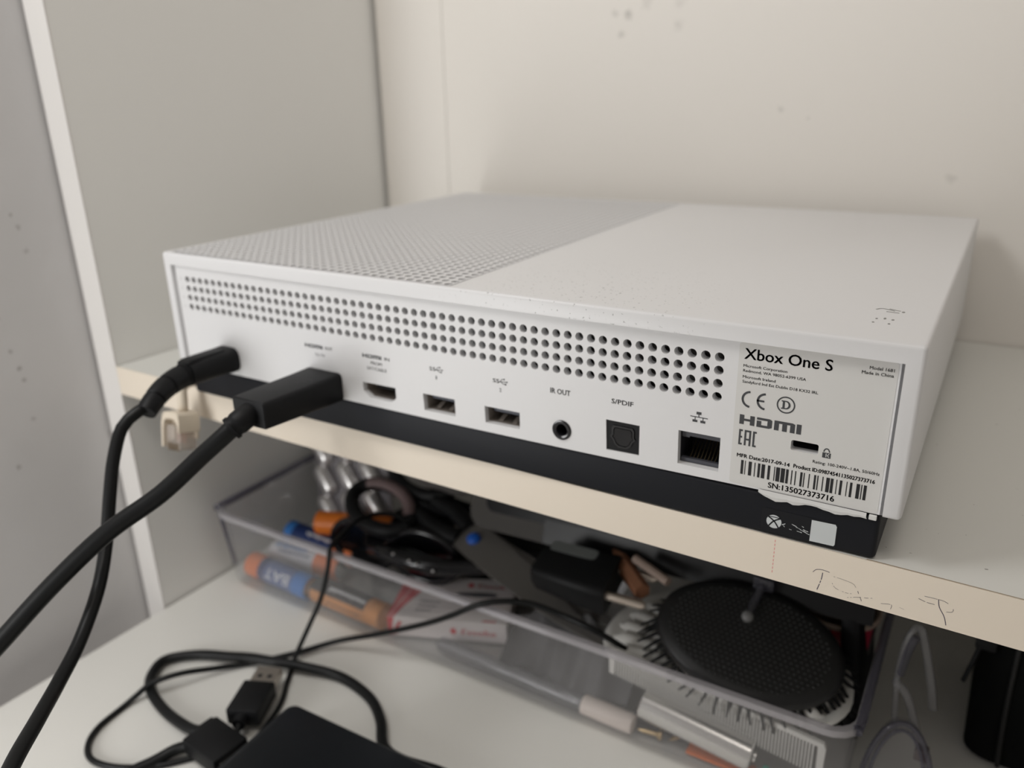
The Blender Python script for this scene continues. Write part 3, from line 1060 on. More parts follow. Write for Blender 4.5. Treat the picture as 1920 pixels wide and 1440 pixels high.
ul = thing('usb_lead', 'black lead with a metal plug lying before the tray', 'cable', (43, -25, -140))
dirU = Vector((-8.5, 19.0, 0))
Mu = fr((47.0, -25.5, -134.6), dirU, (0.0, 0.0, 1))
g = G()
g.box(-10.5, 9.5, -7.6, 7.6, -4.2, 4.2, 1.0, M=Mu)
part('plug_housing', g, M_BLACK, ul, 35)
V, F = plate([(-5.9, -2.2), (5.9, -2.2), (5.9, 2.2), (-5.9, 2.2)], [[(-5.5, -1.8), (5.5, -1.8), (5.5, 1.8), (-5.5, 1.8)]], 12)
g = G()
g.add([(9.0 + 6 + v.z, v.x, v.y) for v in V], F, 0, Mu)
mt = part('metal_shell', g, mat('nickel_shell', (0.60, 0.55, 0.50), 0.35, 1.0), ul, 0)
for s_ in (-2.4, 2.4):
    g = G().box(13.6, 15.8, s_ - 1.0, s_ + 1.0, 2.1, 2.26, M=Mu)
    part('shell_hole', g, M_INKB, mt, 0)
g = G().box(9.5, 20.6, -5.4, 5.4, -1.7, 0.2, M=Mu)
part('contact_tongue', g, M_WHITE, mt, 0)
g = G()
g.tube([Mu @ Vector((-10, 0, 0)), Mu @ Vector((-14.5, 0, 0))], lambda t: 3.4 - .4 * t, 14, 1)
part('strain_relief', g, M_BLACK, ul, 40)
g = G()
g.tube([Mu @ Vector((-13.5, 0, 0)), (54.0, -41.6, -138.0), (54, -43.6, -141.0), (51, -50, -141.1), (44, -58, -141.1), (35, -68, -141.05), (21.0, -77.0, -141.05), (8.0, -80.0, -141.0), (-1.5, -76.0, -141.0), (-7.5, -67.0, -141.0), (-9.5, -53.0, -141.0), (-8, -46, -138.5), (-5, -40, -135.3), (2, -29, -134.8),
        (10.0, -14.0, -139), (20, -1.0, -141.0), (33.0, 15.0, -141.0), (50, 28, -136), (72, 33.0, -127), (99, 35.5, -113), (117, 34.6, -101), (134, 38.0, -90.2), (150, 46.5, -89.6), (166, 50, -92.5), (184, 50, -95), (196, 60, -108)], 1.35, 10, 2)
part('cord', g, M_CABLE, ul, 60)

tl = thing('thin_lead', 'thin black lead rising over the tray rim among the batteries', 'cable', (40, 10, -141))
g = G()
g.tube([(60.5, -43.6, -141.2), (60.2, -40, -141.2), (58.5, -30, -141.2), (53.0, -15, -141.2), (45.5, -4.0, -141.2), (40, 4.5, -141.2), (36, 12, -139), (40.5, 19, -124), (43, 26, -112), (42.5, 33.4, -99), (41.0, 38, -90.2), (40.0, 44, -88.9), (37, 58, -88.5), (36, 68, -89), (40, 82, -92), (55, 92, -99), (70, 96, -108)], 1.25, 10, 2)
part('cord', g, M_CABLE, tl, 60)

# ------------------------------------------------------------------ clear tray on the desk
TX0, TX1, TY0, TY1, TZ0, TZ1 = -50.5, 290.0, 40.0, 141.0, -142.3, -94.0
tray = thing('storage_tray', 'long clear plastic tray full of odds and ends under the shelf', 'tray', (120, 90, -142.4))


def tl_(ins, z, r):
    return [(x, y, z) for x, y in rrect(TX0 + ins, TX1 - ins, TY0 + ins, TY1 - ins, max(r - ins, 1.5), 5)]


g = G()
g.loft([tl_(7.0, TZ0 + 1.4, 11), tl_(7.0, TZ0 + 1.4, 11), tl_(5.0, TZ0 + 3.0, 11), tl_(3.9, TZ0 + 7, 11), tl_(1.5, TZ1, 11), tl_(0, TZ1, 11), tl_(2.4, TZ0 + 7, 11), tl_(3.6, TZ0 + 2.2, 11), tl_(5.4, TZ0 + .3, 11), tl_(7, TZ0, 11)], cap=True)
part('tray_body', g, M_CLEAR, tray, 50)
g = G()
g.loft([tl_(1.6, TZ1 - .6, 11), tl_(1.2, TZ1 + .7, 11), tl_(0.2, TZ1 + 1.0, 11), tl_(-1.7, TZ1 + .7, 11), tl_(-2.1, TZ1 - 1.8, 11), tl_(-1.2, TZ1 - 2.1, 11), tl_(-.6, TZ1 - .6, 11)], cap=False, closed=True)
part('rim', g, M_RIM, tray, 50)
g = G()
g.tube([(TX0 + 2, TY1 - 6, TZ1 + .4), (TX0 - .4, TY1 - 14, TZ1 + .4), (TX0 - .4, TY0 + 10, TZ1 + .4), (TX0 + .6, TY0 + 4, TZ1 + .4)], 2.2, 8, 4)
part('rim_bead', g, M_RIMD, tray, 60, label='smoky left end bead of the rim')
g = G()
g.tube([(TX1 + .4, TY1 - 10, TZ1 + .4), (TX1 + .4, TY0 + 10, TZ1 + .4), (TX1 - .4, TY0 + 5, TZ1 + .4)], 1.7, 8, 4)
part('rim_bead', g, M_RIMD, tray, 60, label='smoky right end bead of the rim')
for P, r in (([(TX0 + 1.6, TY0 + 3.2, TZ1 - 1), (TX0 + 4.6, TY0 + 5.2, TZ0 + 14), (TX0 + 5.6, TY0 + 4.5, TZ0 + 12.6), (TX0 + 7.4, TY0 + 3.8, TZ0 + 14), (TX0 + 4.2, TY0 + .8, TZ1 - 1)], 1.0),
             ([(TX0 - 1.4, TY0 + 5, TZ1), (TX0 - .2, TY0 + 5.6, TZ1 - 9)], 1.0)):
    part('corner_refraction', G().tube(P, r, 6, smooth=False), M_RIMD, tray, 40)  # added dark tubes drawing the refraction lines of the clear rounded corner
FL = TZ0 + 1.45                                          # inside floor of the tray


def battery(label, M, bands, cap_mat, txt=None, group='loose batteries in the tray', stripe=None):
    """bands: list of (x0, x1, material) along the axis; M: axis along local X"""
    b = thing('battery', label, 'battery', None, group, M)
    W = M @ Matrix(((0, 0, 1, 0), (0, 1, 0, 0), (-1, 0, 0, 0), (0, 0, 0, 1)))
    for a, c, mm in bands:
        g = G()
        g.lathe([(6.4, a - .01), (7.15, a + (.5 if a < 1 else 0)), (7.15, c - (.5 if c > 48 else 0)), (6.4, c + .01)], 28, W)
        part('sleeve', g, mm, b, 30)
    g = G()
    g.lathe([(6.2, 48.9), (6.2, 49.3), (2.7, 49.4), (2.7, 50.6), (2.2, 50.8), (0, 50.8)], 20, W, cap=False)
    part('terminal', g, cap_mat, b, 40)
    g = G()
    g.lathe([(0, -.35), (5.2, -.35), (5.6, 0.1)], 20, W, cap=False)
    part('terminal', g, cap_mat, b, 40)
    if stripe:
        mm, a0, a1, x0, x1 = stripe
        n = 14
        V, F = [], []
        for k in range(n + 1):
            t = radians(a0 + (a1 - a0) * k / n)
            for x in (x0, x1):
                V.append((x, 7.22 * cos(t), 7.22 * sin(t)))
        for k in range(n):
            F.append((2 * k, 2 * k + 1, 2 * k + 3, 2 * k + 2))
        g = G()
        g.add(V, F, 0, M)
        part('foil_stripe', g, mm, b, 30)
    for t_ in (txt or []):
        s_, x0, x1, a, cap, flip, mm = t_
        if s_ is None:
            V, F = [], []
            x = x0
            while x < x1:
                w, hh = random.uniform(.5, 1.3), cap * random.choice((.6, .7, 1, .65))
                q = len(V)
                V += [Vector((x, 0, 0)), Vector((x + w, 0, 0)), Vector((x + w, hh, 0)), Vector((x, hh, 0))]
                F.append((q, q + 1, q + 2, q + 3))
                x += w + .35
        else:
            V, F = text(s_, x0, x1, 0, cap, 0.0)
            bm = bmesh.new()                       # slice the letters so that they can follow the round side
            vv = [bm.verts.new(v) for v in V]
            for f in F:
                bm.faces.new([vv[i] for i in f])
            for k in range(1, 16):
                bmesh.ops.bisect_plane(bm, geom=bm.verts[:] + bm.edges[:] + bm.faces[:], plane_co=(0, -.5 + cap * 1.2 * k / 16, 0), plane_no=(0, 1, 0))
            bm.verts.index_update()
            V = [v.co.copy() for v in bm.verts]
            F = [[v.index for v in f.verts] for f in bm.faces]
            bm.free()
        xm = (x0 + x1) / 2
        out = []
        for v in V:
            x, y = v.x, v.y - cap / 2
            if flip:
                x, y = 2 * xm - x, -y
            t = radians(a) - y / 7.2
            out.append(M @ Vector((x, 7.27 * cos(t), 7.27 * sin(t))))
        g = G()
        g.add(out, F)
        part('lettering', g, mm, b, 0)
    return b


ORANGE = mat('orange_foil', lin(226, 120, 30), 0.38)
OR2 = mat('orange_end_foil', lin(222, 118, 60), 0.4)
NAVY = mat('navy_foil', lin(20, 46, 100), 0.35)
BLUE = mat('blue_foil', lin(52, 118, 190), 0.35)
STEELB = mat('slate_blue_foil', lin(84, 104, 150), 0.35)
WHT = mat('white_foil', lin(205, 205, 212), 0.4)
COPPER = mat('copper_foil', lin(205, 140, 80), 0.4, 0.25)
BLK = mat('black_foil', lin(38, 38, 42), 0.3)
PRINT = mat('white_print', lin(225, 225, 228), 0.5)
PRD = mat('brown_print', lin(110, 72, 50), 0.5)
# +Y of a battery frame looks away from the viewer; angle 180 faces the front, 120 the upper front
battery('blue battery with an orange end marked BAT, at the tray front left corner', fr((-41.5, 54.6, FL + 7.3), (0.998, -.035, 0)), [(0, 11.5, OR2), (11.5, 17, NAVY), (17, 39, STEELB), (39, 49, BLUE)], M_SILV,
        [('BAT', 18, 37, 150, 6.0, True, PRINT)])
battery('black and copper battery lying against the red and white box', fr((10.5, 54.4, FL + 7.3), (0.996, -.03, 0.0)), [(0, 40, BLK), (40, 50.2, COPPER)], COPPER,
        [(None, 14, 39, 118, 2.6, True, PRINT), (None, 14, 38, 178, 1.5, True, PRD)], stripe=(COPPER, 148, 232, 1, 40))
battery('white battery with a shiny tip behind the one marked BAT', fr((-40.0, 70.5, FL + 7.3), (0.98, .10, 0)), [(0, 33, WHT), (33, 49, OR2)], M_SILV,
        [(None, 7, 30, 132, 2.2, True, NAVY), (None, 4, 26, 105, 2.6, True, BLUE)])
battery('navy battery with a blue tip leaning on the others', fr((-38.5, 82.0, -125.3), (0.986, .10, -.12)), [(0, 6, BLUE), (6, 36, NAVY), (36, 49, OR2)], M_SILV,
        [(None, 16, 33, 120, 2.6, True, PRINT)])
battery('bright orange battery with white letters beside the pill pack', fr((-16.0, 85.5, -114.6), (0.962, .26, 0.06)), [(0, 49, ORANGE)], M_SILV,
        [('Alca', 17, 33, 138, 5.6, False, PRINT)])

# red and white staple box
e1 = Vector((.924, .382, 0))
Mb = fr((64.8, 49.0, FL + .2), e1)
BW, BD, BH = 63, 39, 11.6
box = thing('staple_box', 'white carton with red swoosh and red lettering at the tray front', 'box', None, None, Mb)
g = G().box(0, BW, 0, BD, 0, BH, .35, M=Mb, seg=1)
part('carton', g, mat('white_card', lin(222, 214, 212), 0.6), box, 0)
RED = mat('red_card_print', lin(205, 30, 42), 0.55)
g = G()


def onface(poly, face, lift=.06):
    V, F = plate(poly, [], 0.0)
    if face == 'top':
        return [Mb @ Vector((v.x, v.y, BH + lift)) for v in V], F
    return [Mb @ Vector((v.x, -lift, v.y)) for v in V], F


c0, _ = curve([(.0, 0.2, 0), (.1, 10, 0), (.3, 22, 0), (1.0, 38.8, 0)], 2)
c1, _ = curve([(17.5, 38.8, 0), (12.0, 23, 0), (6.6, 10, 0), (3.8, 0.2, 0)], 2)
g.add(*onface([(p.x + .1, p.y) for p in c0] + [(p.x, p.y) for p in c1], 'top'))
g.add(*onface([(.2, BH - .1), (3.6, BH - .1), (2.6, 6), (2.4, 0.2), (.2, .2)], 'front'))
g.add(*onface([(6.5, BH - 2), (8.0, BH - 3.2), (5.4, 5.0), (4.6, 1.0), (3.6, .6), (4.0, 5.6)], 'front'))
part('red_swoosh', g, RED, box, 0)
g = G()
c2, _ = curve([(1.6, 0.4, 0), (3.0, 10, 0), (5.6, 22, 0), (9.5, 38.5, 0)], 2)
g.add(*onface(band([(p.x, p.y) for p in c2], .55), 'top', .13))
part('white_line', g, mat('pale_pink_line', lin(240, 190, 188), 0.6), box, 0)
g = G()


def boxtext(s_, x0, x1, y, cap, face, bold=.03):
    V, F = text(s_, x0, x1, y, cap, 0.0, 2, .18)
    n_ = len(V)
    V = V + [v + Vector((.22, 0, 0)) for v in V]
    F = F + [tuple(i + n_ for i in f) for f in F]
    if face == 'top':
        return [Mb @ Vector((v.x, v.y, BH + .07)) for v in V], F
    return [Mb @ Vector((v.x, -.07, v.y)) for v in V], F


g.add(*boxtext('Esselte', 39, 57, 4.0, 3.6, 'front'))
g.add(*boxtext('Esselte', 42, 60, 30.5, 3.6, 'top'))
for (x, y, f) in ((35.2, 5.7, 'front'), (38.4, 32.2, 'top')):
    g.add(*onface(arc(x, y, 1.9, 60, 300, 12) + [(x + .8, y)], f))
    g.add(*onface(circ(x + 1.0, y - .4, .75, 10), f))
g.add(*onface([(50, 1.2), (57, 1.2), (57.2, 2.6), (50.2, 2.6)], 'top'))
part('red_lettering', g, RED, box, 0, kind='stuff')
g = G()
for k, (x0, x1) in enumerate(((14, 25), (13.5, 23), (13, 22))):
    y = 14.5 - k * 4.0
    x = x0
    while x < x1:
        w = random.uniform(.5, 1.2)
        g.add(*onface([(x, y), (x + w, y), (x + w, y + 1.5), (x, y + 1.5)], 'top'))
        x += w + .25
    x = x1 + 1
    while x < x1 + 15:
        w = random.uniform(.3, .6)
        g.add(*onface([(x, y), (x + w, y), (x + w, y + .7), (x, y + .7)], 'top'))
        x += w + .35
part('small_print', g, mat('grey_card_print', lin(120, 112, 116), 0.6), box, 0)
g = G()
g.add(*onface([(30, 22.5), (33, 25), (44, 26.5), (52, 26.5), (54.5, 24.8), (53, 22.8), (44, 21.8)], 'top'))
part('printed_stapler', g, mat('slate_card_print', lin(92, 92, 98), 0.6), box, 0)

# silver pill pack standing at the back left
ax = Vector((.95, .16, .25))
Mp = fr((-34.5, 104, -134), ax, (-0.26, .35, 1))
pk = thing('pill_pack', 'silver foil blister pack of capsules standing behind the batteries', 'pill pack', None, None, Mp)
g = G()
V, F = plate(rrect(0, 56, 0, 62, 3, 4), [], .5)
g.add([(v.x, v.z, v.y) for v in V], F, 0, Mp)
part('foil_sheet', g, mat('dull_foil', (0.20, 0.19, 0.20), 0.4, 0.6), pk, 0)
FOIL = mat('bright_foil', (0.83, 0.81, 0.81), 0.3, 0.85)
for i in range(3):
    for j in range(3):
        cx, cy = 10 + i * 17.5 - j * 1.2, 12 + j * 19
        a = radians(62)
        Mc = Mp @ Matrix.Translation((cx, -1.6, cy)) @ Matrix.Rotation(a, 4, 'Y') @ Matrix.Rotation(radians(90), 4, 'Y')
        g = G()
        prof = [(0.01, -11.4)] + [(5.4 * sin(pi / 2 * k / 4), -6 - 5.4 * cos(pi / 2 * k / 4)) for k in range(1, 5)] + [(5.4 * cos(pi / 2 * k / 4), 6 + 5.4 * sin(pi / 2 * k / 4)) for k in range(0, 4)] + [(0.01, 11.4)]
        g.lathe(prof, 16, Mc @ Matrix.Diagonal((1, 1.0, 1, 1)))
        part('blister', g, FOIL, pk, 60)

# scissors: two blades, blue pivot, black handles with grey inlay
sc = thing('scissors', 'scissors with steel blades, blue pivot and black handle loops', 'scissors', (92, 92, -104))
piv, tip = Vector((92, 92, -99)), Vector((184, 67, -110))
Ms = fr(piv, tip - piv, (0.0, -0.35, 1))
for k, (off, zz, nm) in enumerate(((-5.0, 0, 'blade'), (4.5, -1.7, 'blade'))):
    g = G()
    a = radians(-3.5 if k == 0 else 4)
    Mk = Ms @ Matrix.Rotation(a, 4, 'Z')
    g.prism([(-16, -7), (4, -10), (30, -9.6), (70, -6), (96, -.6), (97, .8), (40, 8.6), (4, 10), (-14, 8)], zz, zz + 1.5, Mk)
    part('blade', g, M_BRUSH, sc, 0)
g = G()
g.lathe([(0, 3.6), (2.2, 3.5), (3.6, 2.6), (3.8, 1.2), (3.8, -.5)], 20, Ms, cap=False)
part('pivot_cap', g, mat('blue_plastic', lin(20, 90, 190), 0.4), sc, 50)
for k, sgn in enumerate((-1, 1)):
    g = G()
    cx, cy = -62, sgn * 16
    pts = [(-8, sgn * 4, .5), (-24, sgn * 7, .8), (-40, sgn * 6, 1)]
    g.tube([Ms @ Vector(p) for p in pts], lambda t: 5.2 - .5 * t, 12, 2, flat=.8)
    lp_ = [(cx + 24 * cos(radians(t)), cy + 14 * sin(radians(t)), 1) for t in range(-0, 361, 24)]
    g.tube([Ms @ Vector(p) for p in lp_], 4.2, 12, 3)
    part('handle', g, M_BLACK, sc, 50)
    g = G()
    lp_ = [(cx + 22.2 * cos(radians(t)), cy + 12.4 * sin(radians(t)), 4.0) for t in range(20, 170, 15)]
    g.tube([Ms @ Vector(p) for p in lp_], 3.6, 8, 3, flat=.7)
    part('handle_inlay', g, mat('mauve_grey_rubber', lin(112, 94, 94), 0.6), sc, 50)

# sunglasses with studs
sg = thing('sunglasses', 'glossy black folded sunglasses with sparkling studs behind the staple box', 'sunglasses', (85, 72, -108))
g = G()
for cx, cz in ((64, -113), (20, -118)):
    lp_ = [(cx + 20 * cos(radians(t)), 84 + 3 * cos(radians(t)), cz + 15 * sin(radians(t))) for t in range(0, 361, 24)]
    g.tube(lp_, 2.4, 10, 3)
g.tube([(38, 84, -112), (42, 83, -109), (46, 84, -109)], 2.2, 10, 1)
part('frame', g, M_BLACKG, sg, 50)
for cx, cz in ((64, -113), (20, -118)):
    g = G()
    g.loft([[(cx + 19 * cos(radians(t)), 84.3 + 3 * cos(radians(t)), cz + 14 * sin(radians(t))) for t in range(0, 360, 20)],
            [(cx + 19 * cos(radians(t)), 85.3 + 3 * cos(radians(t)), cz + 14 * sin(radians(t))) for t in range(0, 360, 20)]])
    part('lens', g, mat('dark_lens', (0.004, 0.004, 0.005), 0.08), sg, 30)
for (y, z, dx) in ((70, -107.5, 0), (78, -110.5, 4)):
    g = G()
    g.tube([(34 + dx, y + 6, z - 6), (50 + dx, y, z - .5), (70 + dx, y - 1, z), (90 + dx, y + 5, z + .5), (108 + dx, y + 16, z + 2)], lambda t: 4.2 - .5 * abs(t - 1.4), 12, 2, flat=1.15)
    part('temple', g, M_BLACKG, sg, 50)
for (x, y, z) in ((57.4, 66.4, -104.2), (58.2, 66.2, -106.6), (68.6, 65.6, -104.4), (73.4, 65.7, -105.2), (83.2, 66.4, -106.4)):
    g = G()
    bm = bmesh.new()
    bmesh.ops.create_icosphere(bm, subdivisions=2, radius=.8)
    g.bm(bm, 0, Matrix.Translation((x, y - .2, z + .6)))
    part('stud', g, mat('crystal_stud', (0.95, 0.95, 0.95), 0.28, 1.0), sg, 60)

# black bundle of leads filling the back of the tray
bl = thing('cable_bundle', 'tangle of black leads filling the back of the tray', 'cable', (60, 118, -140))
random.seed(5)
g = G()
P = []
for k in range(46):
    t = k / 45
    P.append((22 + 130 * (.5 + .5 * sin(k * 1.05)) + 6 * sin(k * 2.3), 118 + 11 * sin(k * 1.7 + .4), -136 + 28 * t + 4 * sin(k * .9)))
g.tube(P, 3.0, 10, 4)
part('cord', g, M_CABLE, bl, 60)
g = G()
P = [(30, 122, -136), (60, 118, -120), (96, 112, -110), (136, 112, -108), (150, 122, -112), (120, 128, -118), (70, 128, -116), (32, 124, -106), (36, 126, -102), (80, 125, -104), (126, 124, -106), (150, 122, -118)]
g.tube(P, 3.6, 10, 3)
part('second_cord', g, M_BLACK, bl, 60)

# soft grey pouch behind, half hidden by the shelf
g = G()
Mg = fr((56, 118, -84), (1, .05, -.05))
g.loft([[(x, y, z) for x, y in rrect(-24 * k, 24 * k, -10 * k, 12 * k, 9 * k, 5)] for k, z in ((.6, -4), (.92, 0), (1, 8), (.95, 26), (.7, 34))], M=Mg)
solo('pouch', g, mat('grey_felt', lin(92, 88, 86), 0.9, bump=.2, bscale=900), (56, 118, -84), 'small soft grey pouch at the back behind the scissors handles', 'pouch', smooth=60)

# mains plug with two pins
mp = thing('mains_plug', 'black mains plug with two bare pins pointing right', 'plug', (160, 84, -96))
Mq = fr((180.0, 71.5, -85.0), (1, .06, -0.01), (0, -.2, 1))
g = G()
g.loft([[(x, y, z) for y, z in rrect(-13.5 * k, 13.5 * k, -8 * k, 8 * k, 4 * k, 4)] for x, k in ((-36, .62), (-33, .78), (-12, .95), (0, 1.0), (1.5, .96))], M=Mq)
part('plug_body', g, M_BLACK, mp, 40)
for dy in (-8.5, 8.5):
    g = G()
    Mz = Mq @ Matrix.Translation((1, dy, 2)) @ Matrix.Rotation(radians(90), 4, 'Y')
    g.lathe([(2.0, 0), (2.0, 16.5), (1.2, 18.2), (0, 18.6)], 14, Mz, cap=False)
    part('pin', g, mat('warm_nickel_pin', (0.70, 0.62, 0.55), 0.3, 1.0), mp, 40)
g = G()
V, F = plate(rrect(-33, -10, -3.2, 3.2, 2.2, 4), [], .3)
g.add([(v.x + 1, v.y + 7.6, 7.4 + v.z) for v in V], F, 0, Mq @ Matrix.Translation((0, 0, .2)))
part('rating_patch', g, mat('grey_patch', lin(112, 116, 116), 0.5), mp, 0)

# brown pencil stub and a pale stick behind the dish
g = G()
Mw = fr((174, 89, -79), (19, -17, -2.5))
g.lathe([(.2, -2), (3.6, 5), (3.9, 8), (3.9, 30), (0, 30)], 6, Mw @ Matrix(((0, 0, 1, 0), (0, 1, 0, 0), (-1, 0, 0, 0), (0, 0, 0, 1))), cap=False)
solo('pencil_stub', g, mat('brown_wood', lin(128, 86, 62), 0.6, var=.2, vscale=300), (184, 80, -80), 'brown wooden pencil stub between the mains plug and the white dish', 'pencil', smooth=30)
g = G()
g.tube([(187, 82, -75), (206, 74, -76.5)], 2.0, 10, 2, smooth=False)
solo('short_stick', g, mat('pale_wood', lin(150, 132, 122), 0.6), (196, 78, -76), 'short pale stick behind the brown pencil stub', 'stick')

# white ridged dish
ds = thing('ridged_dish', 'white oval dish with raised ridges under the black brush', 'dish', (238, 72, -110))
Mdh = fr((232.5, 70, -107.5), (0.999, .02, .02), (0, -.22, 1))
g = G()
ov = lambda a, b, z: [(a * cos(2 * pi * k / 48), max(b * sin(2 * pi * k / 48) * (1.35 if k < 24 else 1), -14.5), z) for k in range(48)]
g.loft([ov(30, 16, -8), ov(40, 22, -5), ov(51.5, 29.5, 1), ov(52.5, 30.5, 2.4), ov(51.5, 29.5, 3.4), ov(48.5, 27, 3.2), ov(44, 24, 1.2), ov(20, 12, .2)], M=Mdh)
part('dish_body', g, M_WHITE, ds, 50)
for sd in (-1, 1):
    for k in range(6):
        y = -11 + 7.6 * k
        x1 = 47.5 * math.sqrt(max(.05, 1 - (y / (38 if y > 0 else 28)) ** 2))
        P = [Mdh @ Vector((sd * (14 + (x1 - 14) * u), y * (.55 + .45 * u), z)) for u, z in ((0, .2), (.35, 2.2), (.8, 3.0), (1, 1.6))]
        g = G()
        g.tube(P, lambda t: (1.6, 2.7, 3.1, 1.7)[min(3, int(round(t)))], 12, 2)
        part('ridge', g, M_WHITE, ds, 60)

# black oval brush on top of it
br = thing('oval_brush', 'black oval bath brush with dotted back lying on the white dish', 'brush', (243, 70, -86))
Mbr = fr((243.0, 68.5, -88.5), (1, .03, -.1), (0, -.45, 1))
g = G()
oe = lambda a, b, z: [(a * cos(2 * pi * k / 48), b * sin(2 * pi * k / 48), z) for k in range(48)]
g.loft([oe(31, 20, -6.5), oe(36, 24.5, -6), oe(38, 26, -3.5), oe(38, 26, -.8), oe(36.5, 24.8, .9), oe(31, 20.5, 1.6), oe(15, 10, 1.9)], M=Mbr)
part('brush_back', g, mat('black_soft_rubber', (0.009, 0.009, 0.010), 0.42), br, 50)
g = G()
for i in range(-15, 16):
    for j in range(-12, 13):
        x, y = i * 2.3 + (j % 2) * 1.15, j * 2.0
        if (x / 32.5) ** 2 + (y / 21.5) ** 2 < 1:
            z = 1.9 - .3 * min(1, ((x / 31) ** 2 + (y / 20.5) ** 2))
            bm = bmesh.new()
            V = [(x, y, z + .62)] + [(x + .62 * cos(a * pi / 3), y + .62 * sin(a * pi / 3), z - .05) for a in range(6)]
            bm.free()
            g.add(V, [(0, a + 1, (a + 1) % 6 + 1) for a in range(6)], 0, Mbr)
part('grip_dots', g, mat('black_dot_rubber', (0.014, 0.014, 0.015), 0.35), br, 60, kind='stuff')
random.seed(9)
nb = 0
for ringk, (ra, rb, n) in enumerate(((35.5, 23.5, 56), (31, 20, 48), (26, 16, 40))):
    for k in range(n):
        t = 2 * pi * (k + random.uniform(-.2, .2)) / n
        x, y = ra * cos(t), rb * sin(t)
        o_ = .14 + .07 * (2 - ringk)
        P = [(x, y, -5.5), (x * (1 + o_ * .5), y * (1 + o_ * .5) if y > 0 else y - 2.4, -10), (x * (1 + o_) + random.uniform(-.8, .8), (y * (1 + o_) if y > 0 else y - 4.6 + 1.5 * ringk) + random.uniform(-.6, .6), -14 - random.uniform(0, 2))]
        g = G()
        g.tube([Mbr @ Vector(p) for p in P], lambda t: 1.05 - .3 * t, 6, 4)
        part('bristle', g, M_BLACK, br, 60)

# white comb standing behind the tray front
cb = thing('fine_comb', 'white fine-tooth comb seen through the tray front under the brush', 'comb', (240, 50, -118))
g = G()
zt = lambda x: -105.8 - .115 * (x - 197.5)
zb = lambda x: -115.8 - .146 * (x - 187.5)
CY = -53.4
g.prism([(188.5, zt(188)), (279.5, zt(279)), (278.5, zt(278) + 2.2), (189.5, zt(189) + 2.2)], CY - .9, CY + .9, XZ)
g.prism([(188.5, zt(188)), (191.5, zt(191)), (191.1, zb(191)), (188.8, zb(188))], CY - .9, CY + .9, XZ)
g.prism([(276.5, zt(276)), (279.5, zt(279)), (279.1, zb(279)), (276.8, zb(277))], CY - .9, CY + .9, XZ)
part('comb_spine', g, M_WHITE, cb, 0)
g = G()
for k in range(66):
    x = 192.3 + 1.27 * k
    g.prism([(x - .31, zt(x) + .1), (x + .31, zt(x) + .1), (x + .22, zb(x)), (x - .22, zb(x))], CY - .8, CY + .8, XZ)
part('comb_teeth', g, M_WHITE, cb, 0, kind='stuff')

# bare steel battery lying across small things at the right
W_ = lambda M: M @ Matrix(((0, 0, 1, 0), (0, 1, 0, 0), (-1, 0, 0, 0), (0, 0, 0, 1)))
sb = thing('steel_tube', 'shiny steel tube with a button end at the right front of the tray', 'tube', (228, 53, -128))
Mst = fr((205.0, 53.0, -125.0), (48, -.5, -5.6))
g = G()
g.lathe([(6.4, 0), (6.9, .5), (6.9, 47.5), (6.3, 48.2), (2.6, 48.3), (2.6, 49.6), (0, 49.8)], 28, W_(Mst))
part('casing', g, M_SILV, sb, 40)
g = G()
g.lathe([(4.8, 48.35), (4.8, 48.6), (3.0, 48.6)], 20, W_(Mst), cap=False)
part('end_ring', g, mat('dark_ring', (0.08, 0.075, 0.07), 0.4), sb, 40)

# clear pen with a white cap
pn = thing('clear_pen', 'clear plastic pen with a short white cap along the tray front', 'pen', (155, 50, -136))
Mpn = fr((93.5, 53.0, FL + 4.2), (113, -3.0, -.2))
g = G()
g.lathe([(1.0, 0), (3.6, 3), (4.0, 8), (4.0, 84)], 18, W_(Mpn))
part('barrel', g, clear('clear_pen_barrel', (0.88, 0.88, 0.9), .16, (.6, .6, .62), .08, .35), pn, 40)
g = G()
g.lathe([(1.0, 2), (1.0, 82)], 8, W_(Mpn))
part('refill', g, mat('grey_refill', lin(150, 148, 150), 0.4), pn, 40)
g = G()
g.lathe([(4.3, 84), (4.5, 84.5), (4.5, 107), (3.9, 108.5), (0, 109)], 18, W_(Mpn), cap=False)
part('pen_cap', g, mat('cream_white_cap', lin(226, 214, 206), 0.5), pn, 40)

# folded smoky plastic bag
g = G()
nx, ny = 26, 10
random.seed(21)
V, F = [], []
for i in range(nx):
    for j in range(ny):
        u, v = i / (nx - 1), j / (ny - 1)
        x = 130 + 66 * u
        y = 54 + 20 * v + 3 * sin(u * 7)
        z = -136 + 30 * v * (.55 + .6 * u) + 2.6 * sin(u * 16 + v * 5) * v + 1.6 * sin(u * 31 + 2)
        if u > .62:
            z -= (u - .62) * 22 * v * abs(sin(u * 24))
        V.append((x, y, z))
for i in range(nx - 1):
    for j in range(ny - 1):
        a = i * ny + j
        F.append((a, a + ny, a + ny + 1, a + 1))
g.add(V, F)
g.add([(x, y + 1.2, z - .4) for x, y, z in V], [f[::-1] for f in F])
solo('grey_bag', g, mat('smoky_grey_plastic', lin(84, 83, 84), 0.55), (150, 62, -130), 'crumpled smoky grey plastic bag right of the staple box', 'bag', smooth=60)

